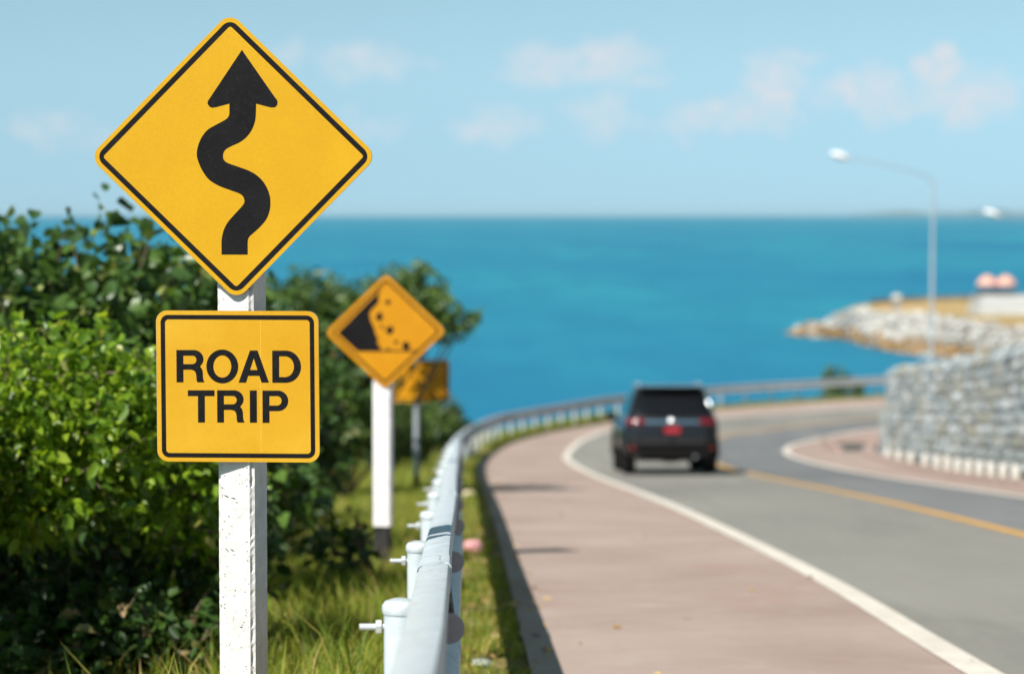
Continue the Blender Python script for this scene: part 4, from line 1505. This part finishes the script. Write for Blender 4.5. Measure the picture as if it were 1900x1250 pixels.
# ------------------------------------------------------------------ plants
def leaves_mesh(P, Dv, size, width, rng, droop=0.25, fold=0.22):
    """P (n,3) base points, Dv (n,3) growth directions: six-cornered folded leaves"""
    n = len(P)
    D_ = Dv / np.linalg.norm(Dv, axis=1)[:, None]
    rv = rng.normal(size=(n, 3))
    rv[:, 2] += 0.6
    Sd = np.cross(D_, rv)
    Sd /= np.linalg.norm(Sd, axis=1)[:, None] + 1e-9
    Nn = np.cross(Sd, D_)
    L = (size * np.clip(rng.lognormal(-.05, .30, n), .5, 1.5))[:, None]
    W = L * width * rng.uniform(.85, 1.15, (n, 1))
    dr = np.array([0, 0, -1.0]) * L * droop
    v = np.stack([P, P + D_ * L * .28 + Sd * W * .42 + Nn * W * fold, P + D_ * L * .68 + Sd * W * .46 + Nn * W * fold + dr * .4, P + D_ * L + dr,
                  P + D_ * L * .68 - Sd * W * .46 + Nn * W * fold + dr * .4, P + D_ * L * .28 - Sd * W * .42 + Nn * W * fold], 1)
    b = np.arange(n)[:, None] * 6
    F = np.concatenate([b + np.array([0, 1, 2, 3]), b + np.array([0, 3, 4, 5])], 0)
    return v.reshape(-1, 3), F


def shrub(name, label, cat, base, blobs, ntw, per, leaf, width, mat, seed, twig=0.28, group=None, up=0.5, stems=6, skin=0.35, sprigs=()):
    """blobs: (x, y, z, rx, ry, rz) in world metres; twigs spread over the blobs' outer shell and inside"""
    rng = np.random.default_rng(seed)
    t = thing(name, base, label, cat, group)
    b0 = np.array(base)
    vol = np.array([q[3] * q[4] + q[4] * q[5] + q[3] * q[5] for q in blobs])
    pick = rng.choice(len(blobs), ntw, p=vol / vol.sum())
    Bq = np.array(blobs)[pick]
    d = rng.normal(size=(ntw, 3))
    d /= np.linalg.norm(d, axis=1)[:, None]
    rad = 1 - skin * rng.random(ntw) ** 1.4
    rad *= 1 + 0.13 * np.sin(5 * d[:, 0] + 3 * d[:, 2] + seed) * np.cos(4 * d[:, 1] - seed) + rng.normal(0, .05, ntw)
    O = Bq[:, :3] + d * Bq[:, 3:] * rad[:, None]
    dirs = d + rng.normal(0, .45, (ntw, 3))
    dirs[:, 2] += up
    dirs /= np.linalg.norm(dirs, axis=1)[:, None]
    keep = O[:, 2] > land(O[:, 0], O[:, 1]) + .05
    O, dirs = O[keep], dirs[keep]
    if len(sprigs):
        O = np.concatenate([O, np.array([q[0] for q in sprigs])])
        dirs = np.concatenate([dirs, np.array([q[1] for q in sprigs])])
    m = len(O)
    k = np.arange(per) / max(1, per - 1)
    tw = twig * rng.uniform(.6, 1.3, m)
    P = O[:, None, :] + dirs[:, None, :] * (tw[:, None] * (k[None, :] - .35))[..., None]
    Dl = dirs[:, None, :] * .6 + rng.normal(0, .62, (m, per, 3))
    P, Dl = P.reshape(-1, 3), Dl.reshape(-1, 3)
    V, F = leaves_mesh(P - b0, Dl, leaf, width, rng)
    fo = link('foliage', mesh_np('foliage', V, F), mat, t)
    tag(fo, kind='stuff')
    # twigs and stems
    tb = MB()
    sel = rng.choice(m, min(m, 260), replace=False)
    for i in sel:
        a = O[i] - dirs[i] * tw[i] * .9 - b0
        e = O[i] + dirs[i] * tw[i] * .6 - b0
        tb.tube(a, e, .006, .003, 4, False)
    tag(tb.build('twigs', M['bark'], t), kind='stuff')
    for j in range(stems):
        st = MB()
        q = blobs[rng.integers(len(blobs))]
        e = np.array(q[:3]) + rng.normal(0, .4, 3) * np.array(q[3:]) - b0
        a = np.array([rng.normal(0, .08), rng.normal(0, .08), -.15])
        mid = a * .4 + e * .6 + rng.normal(0, .12, 3)
        mid[2] = a[2] * .5 + e[2] * .5
        c = catmull([a, mid, e], 5)
        st.path([Vector(x) for x in c], list(np.linspace(.035, .012, len(c))), 6)
        st.build('stem', M['bark'], t)
    return t


def base_at(x, y):
    return (x, y, landz(x, y))


def Z(py, d):
    return CAMZ - (py - 398) / 4486 * d


# near bright shrub, bottom left
shrub('leafy_shrub', 'bright green small-leaved shrub nearest the camera at the lower left', 'shrub', base_at(-3.0, 12.4),
      [(-2.85, 11.5, Z(800, 11.5), .75, .80, .40), (-2.20, 11.4, Z(820, 11.4), .56, .75, .40), (-1.68, 11.7, Z(850, 11.7), .38, .6, .33), (-2.55, 11.3, Z(940, 11.3), .66, .7, .24), (-1.65, 11.9, Z(965, 11.9), .22, .35, .24), (-3.4, 11.5, Z(880, 11.5), .6, .8, .55), (-2.15, 11.5, Z(730, 11.5), .56, .6, .25), (-2.95, 9.9, CAMZ - 1.1, .62, .8, .75), (-2.75, 10.4, CAMZ - 1.0, .40, .4, .5)],  # last two blobs unseen, added off-frame to shade the ground and undergrowth
      3000, 8, .058, .62, M['leafA'], 3, .25, 'shrubs on the left verge', skin=.55)
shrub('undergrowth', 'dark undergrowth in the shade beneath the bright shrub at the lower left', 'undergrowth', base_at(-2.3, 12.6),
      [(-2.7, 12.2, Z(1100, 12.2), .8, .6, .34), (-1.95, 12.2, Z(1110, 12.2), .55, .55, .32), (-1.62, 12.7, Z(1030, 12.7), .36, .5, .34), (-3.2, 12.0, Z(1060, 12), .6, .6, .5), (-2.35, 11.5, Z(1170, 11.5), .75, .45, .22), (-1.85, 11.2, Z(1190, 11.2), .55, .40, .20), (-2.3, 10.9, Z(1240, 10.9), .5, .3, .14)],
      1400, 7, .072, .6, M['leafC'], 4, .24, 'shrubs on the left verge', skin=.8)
# tall round-leaved shrub behind it
spr = [((-2.0 + dx, 14.5, Z(py, 14.5)), (dxx, .1, 1.0)) for dx, py, dxx in ((-.42, 440, .1), (-.36, 455, .4), (-.62, 470, -.2), (-.05, 480, .2), (-.85, 480, -.1), (-.2, 470, .3), (-1.05, 470, 0), (.12, 520, .1), (.25, 535, .3), (-.50, 425, .2))]
shrub('round_leaved_shrub', 'tall dark shrub with round leaves rising against the sea on the left', 'shrub', base_at(-2.7, 14.8),
      [(-3.0, 14.9, Z(610, 14.8), .85, .9, .52), (-2.15, 14.8, Z(640, 14.8), .55, .8, .50), (-1.75, 15.0, Z(720, 15), .42, .6, .55), (-2.7, 15.1, Z(800, 15), 1.1, .8, .7), (-1.75, 14.9, Z(880, 15), .5, .7, .55)],
      1150, 7, .105, .82, M['leafB'], 5, .30, 'shrubs on the left verge', up=.8, sprigs=spr, skin=.5)
# shaded shrub right of the post
shrub('low_shrub', 'dark brush on the slope behind the bright shrub, seen between its stems', 'shrub', base_at(-3.0, 16.8),
      [(-3.2, 16.8, Z(930, 16.8), .9, .5, .6), (-2.3, 16.9, Z(950, 16.9), .6, .5, .5)],
      600, 7, .10, .65, M['leafC'], 37, .3, 'shrubs on the left verge', skin=.7)
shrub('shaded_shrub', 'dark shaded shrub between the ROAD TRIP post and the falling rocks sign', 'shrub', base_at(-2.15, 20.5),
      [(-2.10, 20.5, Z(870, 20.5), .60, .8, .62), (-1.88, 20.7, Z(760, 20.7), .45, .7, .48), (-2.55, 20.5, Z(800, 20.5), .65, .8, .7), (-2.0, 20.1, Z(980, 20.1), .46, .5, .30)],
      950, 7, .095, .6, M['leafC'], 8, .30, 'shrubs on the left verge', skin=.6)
shrub('weed_plant', 'small dark broad-leaved weed in the grass left of the white post foot', 'plant', base_at(-1.18, 16.9),
      [(-1.18, 16.9, landz(-1.18, 16.9) + .22, .2, .2, .2)], 46, 6, .08, .6, M['leafC'], 12, .14, None, stems=4)
# tree behind the second sign
shrub('broadleaf_tree', 'dark broadleaf tree behind the falling rocks sign, one branch reaching right', 'tree', base_at(-2.6, 35.2),
      [(-2.55, 35, Z(640, 35), .95, 1.2, .75), (-1.85, 35.2, Z(605, 35), .58, 1.0, .56), (-3.0, 35.2, Z(590, 35), .7, .9, .55), (-1.42, 35, Z(548, 35), .36, .5, .30), (-2.50, 34.6, Z(760, 35), .85, .8, .6), (-1.30, 35, Z(600, 35), .30, .5, .30), (-.86, 34.8, Z(598, 35), .30, .3, .15), (-2.9, 35, Z(800, 35), .8, .8, .6), (-1.95, 36.0, Z(640, 36), .45, .6, .35), (-1.6, 36.9, Z(560, 36.9), .58, .4, .46)],  # last crown blob added to throw shade on the orange board
      2700, 7, .105, .62, M['leafD'], 14, .30, None, stems=9, skin=.5)
shrub('low_shrub', 'low green shrub beside the start of the guardrail bend, under the orange board', 'shrub', base_at(-2.2, 50),
      [(-2.3, 50, Z(800, 50), .8, .9, .62), (-1.75, 51, Z(790, 51), .45, .7, .5), (-2.9, 49, Z(780, 49), .9, .9, .8)],
      900, 7, .11, .6, M['leafD'], 19, .3, 'shrubs by the bend', skin=.5)
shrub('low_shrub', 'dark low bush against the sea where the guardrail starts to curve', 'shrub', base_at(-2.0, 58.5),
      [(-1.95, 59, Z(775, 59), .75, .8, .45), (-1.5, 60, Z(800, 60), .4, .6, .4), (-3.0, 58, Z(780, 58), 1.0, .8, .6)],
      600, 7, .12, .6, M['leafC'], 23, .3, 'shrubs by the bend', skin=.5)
shrub('small_bush', 'small green bush poking above the far guardrail left of the wall', 'bush', base_at(14.2, 102.3),
      [(14.1, 102.3, Z(728, 102), .85, .6, .55), (13.75, 102.3, Z(700, 102), .5, .4, .36)],
      260, 6, .14, .6, M['leafD'], 29, .3, 'shrubs by the bend', stems=4)
shrub('low_shrub', 'low brushwood on the slope left of the tree foot', 'shrub', base_at(-3.0, 26),
      [(-2.9, 26, Z(820, 26), .7, .8, .6), (-2.3, 26.5, Z(900, 26), .35, .5, .35)],
      500, 7, .09, .6, M['leafC'], 31, .28, 'shrubs on the left verge', skin=.5)

# grass: tall blades on the verge, short weeds by the pavement
def blades(n, y0, y1, o0, o1, h0, h1, wd_, rng, clump=0.0):
    ys = y0 + (y1 - y0) * rng.random(n)
    rx = np.interp(ys, [p[1] for p in RAILc], [p[0] for p in RAILc])
    xs = rx - (o0 + (o1 - o0) * rng.random(n))
    nz = np.sin(xs * 5.1 + ys * 2.3) * np.sin(ys * 3.7 - xs * 2.2) + np.sin(xs * 11 + ys * 7)*.5
    keep = (nz + rng.normal(0, .5, n) > clump) & ~((xs < -1.35) & (ys < 12.8) & (rng.random(n) < .75))
    xs, ys, nz = xs[keep], ys[keep], nz[keep]
    n = len(xs)
    zs_ = land(xs, ys) - .01
    h = rng.uniform(h0, h1, n) * (1 + .25 * nz)
    a = rng.uniform(0, 2 * np.pi, n)
    lean = rng.uniform(.15, .75, n) * h
    w = wd_ * rng.uniform(.6, 1.3, n)
    f = rng.uniform(0, 2 * np.pi, n)
    sx_, sy_ = np.cos(f) * w / 2, np.sin(f) * w / 2
    B_ = np.stack([xs, ys, zs_], 1)
    S_ = np.stack([sx_, sy_, sx_ * 0], 1)
    Ld = np.stack([np.cos(a) * lean, np.sin(a) * lean, 0 * a], 1)
    up_ = np.stack([0 * h, 0 * h, h], 1)
    V = np.stack([B_ - S_, B_ + S_, B_ + up_ * .6 + Ld * .35 + S_ * .8, B_ + up_ * .6 + Ld * .35 - S_ * .8, B_ + up_ * .92 + Ld + S_ * .1, B_ + up_ * .92 + Ld - S_ * .1], 1)
    b = np.arange(n)[:, None] * 6
    F = np.concatenate([b + np.array([0, 1, 2, 3]), b + np.array([3, 2, 4, 5])], 0)
    return V.reshape(-1, 3), F


parts = [blades(34000, 7.5, 18, .05, 2.4, .05, .20, .007, RNG, -.6), blades(2500, 7.5, 16, .2, 1.6, .18, .36, .008, RNG, .2), blades(30000, 18, 42, .0, 2.8, .05, .17, .010, RNG, -.5), blades(9000, 42, 68, 0, 2.5, .1, .3, .018, RNG, -.4),
         blades(9000, 8, 20, -.42, .05, .02, .09, .008, RNG, -.1), blades(9000, 20, 62, -.36, .05, .03, .12, .012, RNG, -.2)]
Vs, Fs, off = [], [], 0
for v, f in parts:
    Vs.append(v)
    Fs.append(f + off)
    off += len(v)
# tufts along the outside bend, placed by distance along the rail
m = 9000
ss = RNG.uniform(np.interp(64, rail_s[:400 * 2, 1], rail_d[:800]), s_end - 20, m)
rx, ry = np.interp(ss, rail_d, rail_s[:, 0]), np.interp(ss, rail_d, rail_s[:, 1])
tx, ty = np.interp(ss, rail_d, rail_T[:, 0]), np.interp(ss, rail_d, rail_T[:, 1])
oo = RNG.uniform(-.9, .30, m)
xs, ys = rx + ty * oo, ry - tx * oo
h = RNG.uniform(.08, .34, m) * np.where(ry > 88, .4, 1.0)
B_ = np.stack([xs, ys, land(xs, ys)], 1)
f = RNG.uniform(0, 6.28, m)
S_ = np.stack([np.cos(f) * .012, np.sin(f) * .012, f * 0], 1)
Ld = RNG.normal(0, .07, (m, 3))
Ld[:, 2] = 0
U_ = np.stack([h * 0, h * 0, h], 1)
v = np.stack([B_ - S_, B_ + S_, B_ + U_ * .6 + Ld * .4 + S_, B_ + U_ * .6 + Ld * .4 - S_, B_ + U_ + Ld + S_ * .1, B_ + U_ + Ld - S_ * .1], 1).reshape(-1, 3)
b = np.arange(m)[:, None] * 6
Vs.append(v)
Fs.append(np.concatenate([b + np.array([0, 1, 2, 3]), b + np.array([3, 2, 4, 5])], 0) + off)
tag(link('grass', mesh_np('grass', np.concatenate(Vs), np.concatenate(Fs)), M['grass']), 'yellow green verge grass on both sides of the guardrail', 'grass', kind='stuff')

# fallen dry leaves along the pavement edge
n = 700
ys = RNG.uniform(8, 48, n)
px_ = np.interp(ys, [p[1] for p in PAVE], [p[0] for p in PAVE])
xs = px_ + RNG.normal(-.12, .16, n)
ex = RNG.random(n) < .06
xs = np.where(ex, px_ + RNG.uniform(0, 2.2, n), xs)
P_ = np.stack([xs, ys, np.maximum(land(xs, ys) + .015, np.where(xs > px_, grade(ys) + .010, 0))], 1)
Dl = RNG.normal(0, 1, (n, 3))
Dl[:, 2] *= .15
V, F = leaves_mesh(P_, Dl, .05, .55, RNG, .0)
V[:, 2] = np.maximum(V[:, 2], grade(V[:, 1]) + .004 - np.where(np.repeat(xs < px_, 6), .03, 0))
tag(link('leaf_litter', mesh_np('leaf_litter', V, F), M['dry_leaf']), 'dry fallen leaves along the edge of the pavement', 'leaf litter', kind='stuff')


# litter by the kerbside
def crumple(name, loc, sc, mat, label, cat, seed):
    r_ = random.Random(seed)
    mb = MB()
    rows = []
    for j in range(8):
        th = math.pi * j / 7
        row = []
        for i in range(14):
            ph = 2 * math.pi * i / 14
            q = 1 + .28 * math.sin(3 * ph + 2 * th + seed) * math.sin(2 * th) + r_.uniform(-.12, .12)
            row.append((sc[0] * q * math.sin(th) * math.cos(ph), sc[1] * q * math.sin(th) * math.sin(ph), sc[2] * (1 + q * math.cos(th)) * .9))
        rows.append(row + row[:1])
    mb.grid(rows)
    o = mb.build(name, mat, None, True)
    o.location = (loc[0], loc[1], landz(*loc) + .0)
    return tag(o, label, cat)


crumple('plastic_bag', (-.33, 20.6), (.085, .07, .055), M['pink_plastic'], 'crumpled pink plastic bag lying in the grass by the pavement', 'plastic bag', 4)
crumple('paper_scrap', (-.62, 34.2), (.10, .09, .05), M['paper'], 'pale crumpled paper scrap in the grass beside the guardrail shadow', 'paper', 6)
crumple('plastic_bottle', (-.14, 11.4), (.05, .035, .022), M['pale_plastic'], 'crushed clear plastic bottle in the weeds near the bottom edge', 'plastic bottle', 9)

# ------------------------------------------------------------------ sea air
HZ = MB().box((0, 0, 62), (170000, 170000, 148))
hz = HZ.build('haze', None)
mh = bpy.data.materials.new('haze')
mh.use_nodes = True
hn = mh.node_tree
hn.nodes.clear()
ho = hn.nodes.new('ShaderNodeOutputMaterial')
hv = hn.nodes.new('ShaderNodeVolumePrincipled')
hv.inputs['Color'].default_value = (0.60, 0.86, 1.0, 1)
hv.inputs['Density'].default_value = 2e-5
hn.links.new(hv.outputs[0], ho.inputs['Volume'])
hz.data.materials.append(mh)
tag(hz, 'pale sea haze over the water', 'haze', kind='stuff')
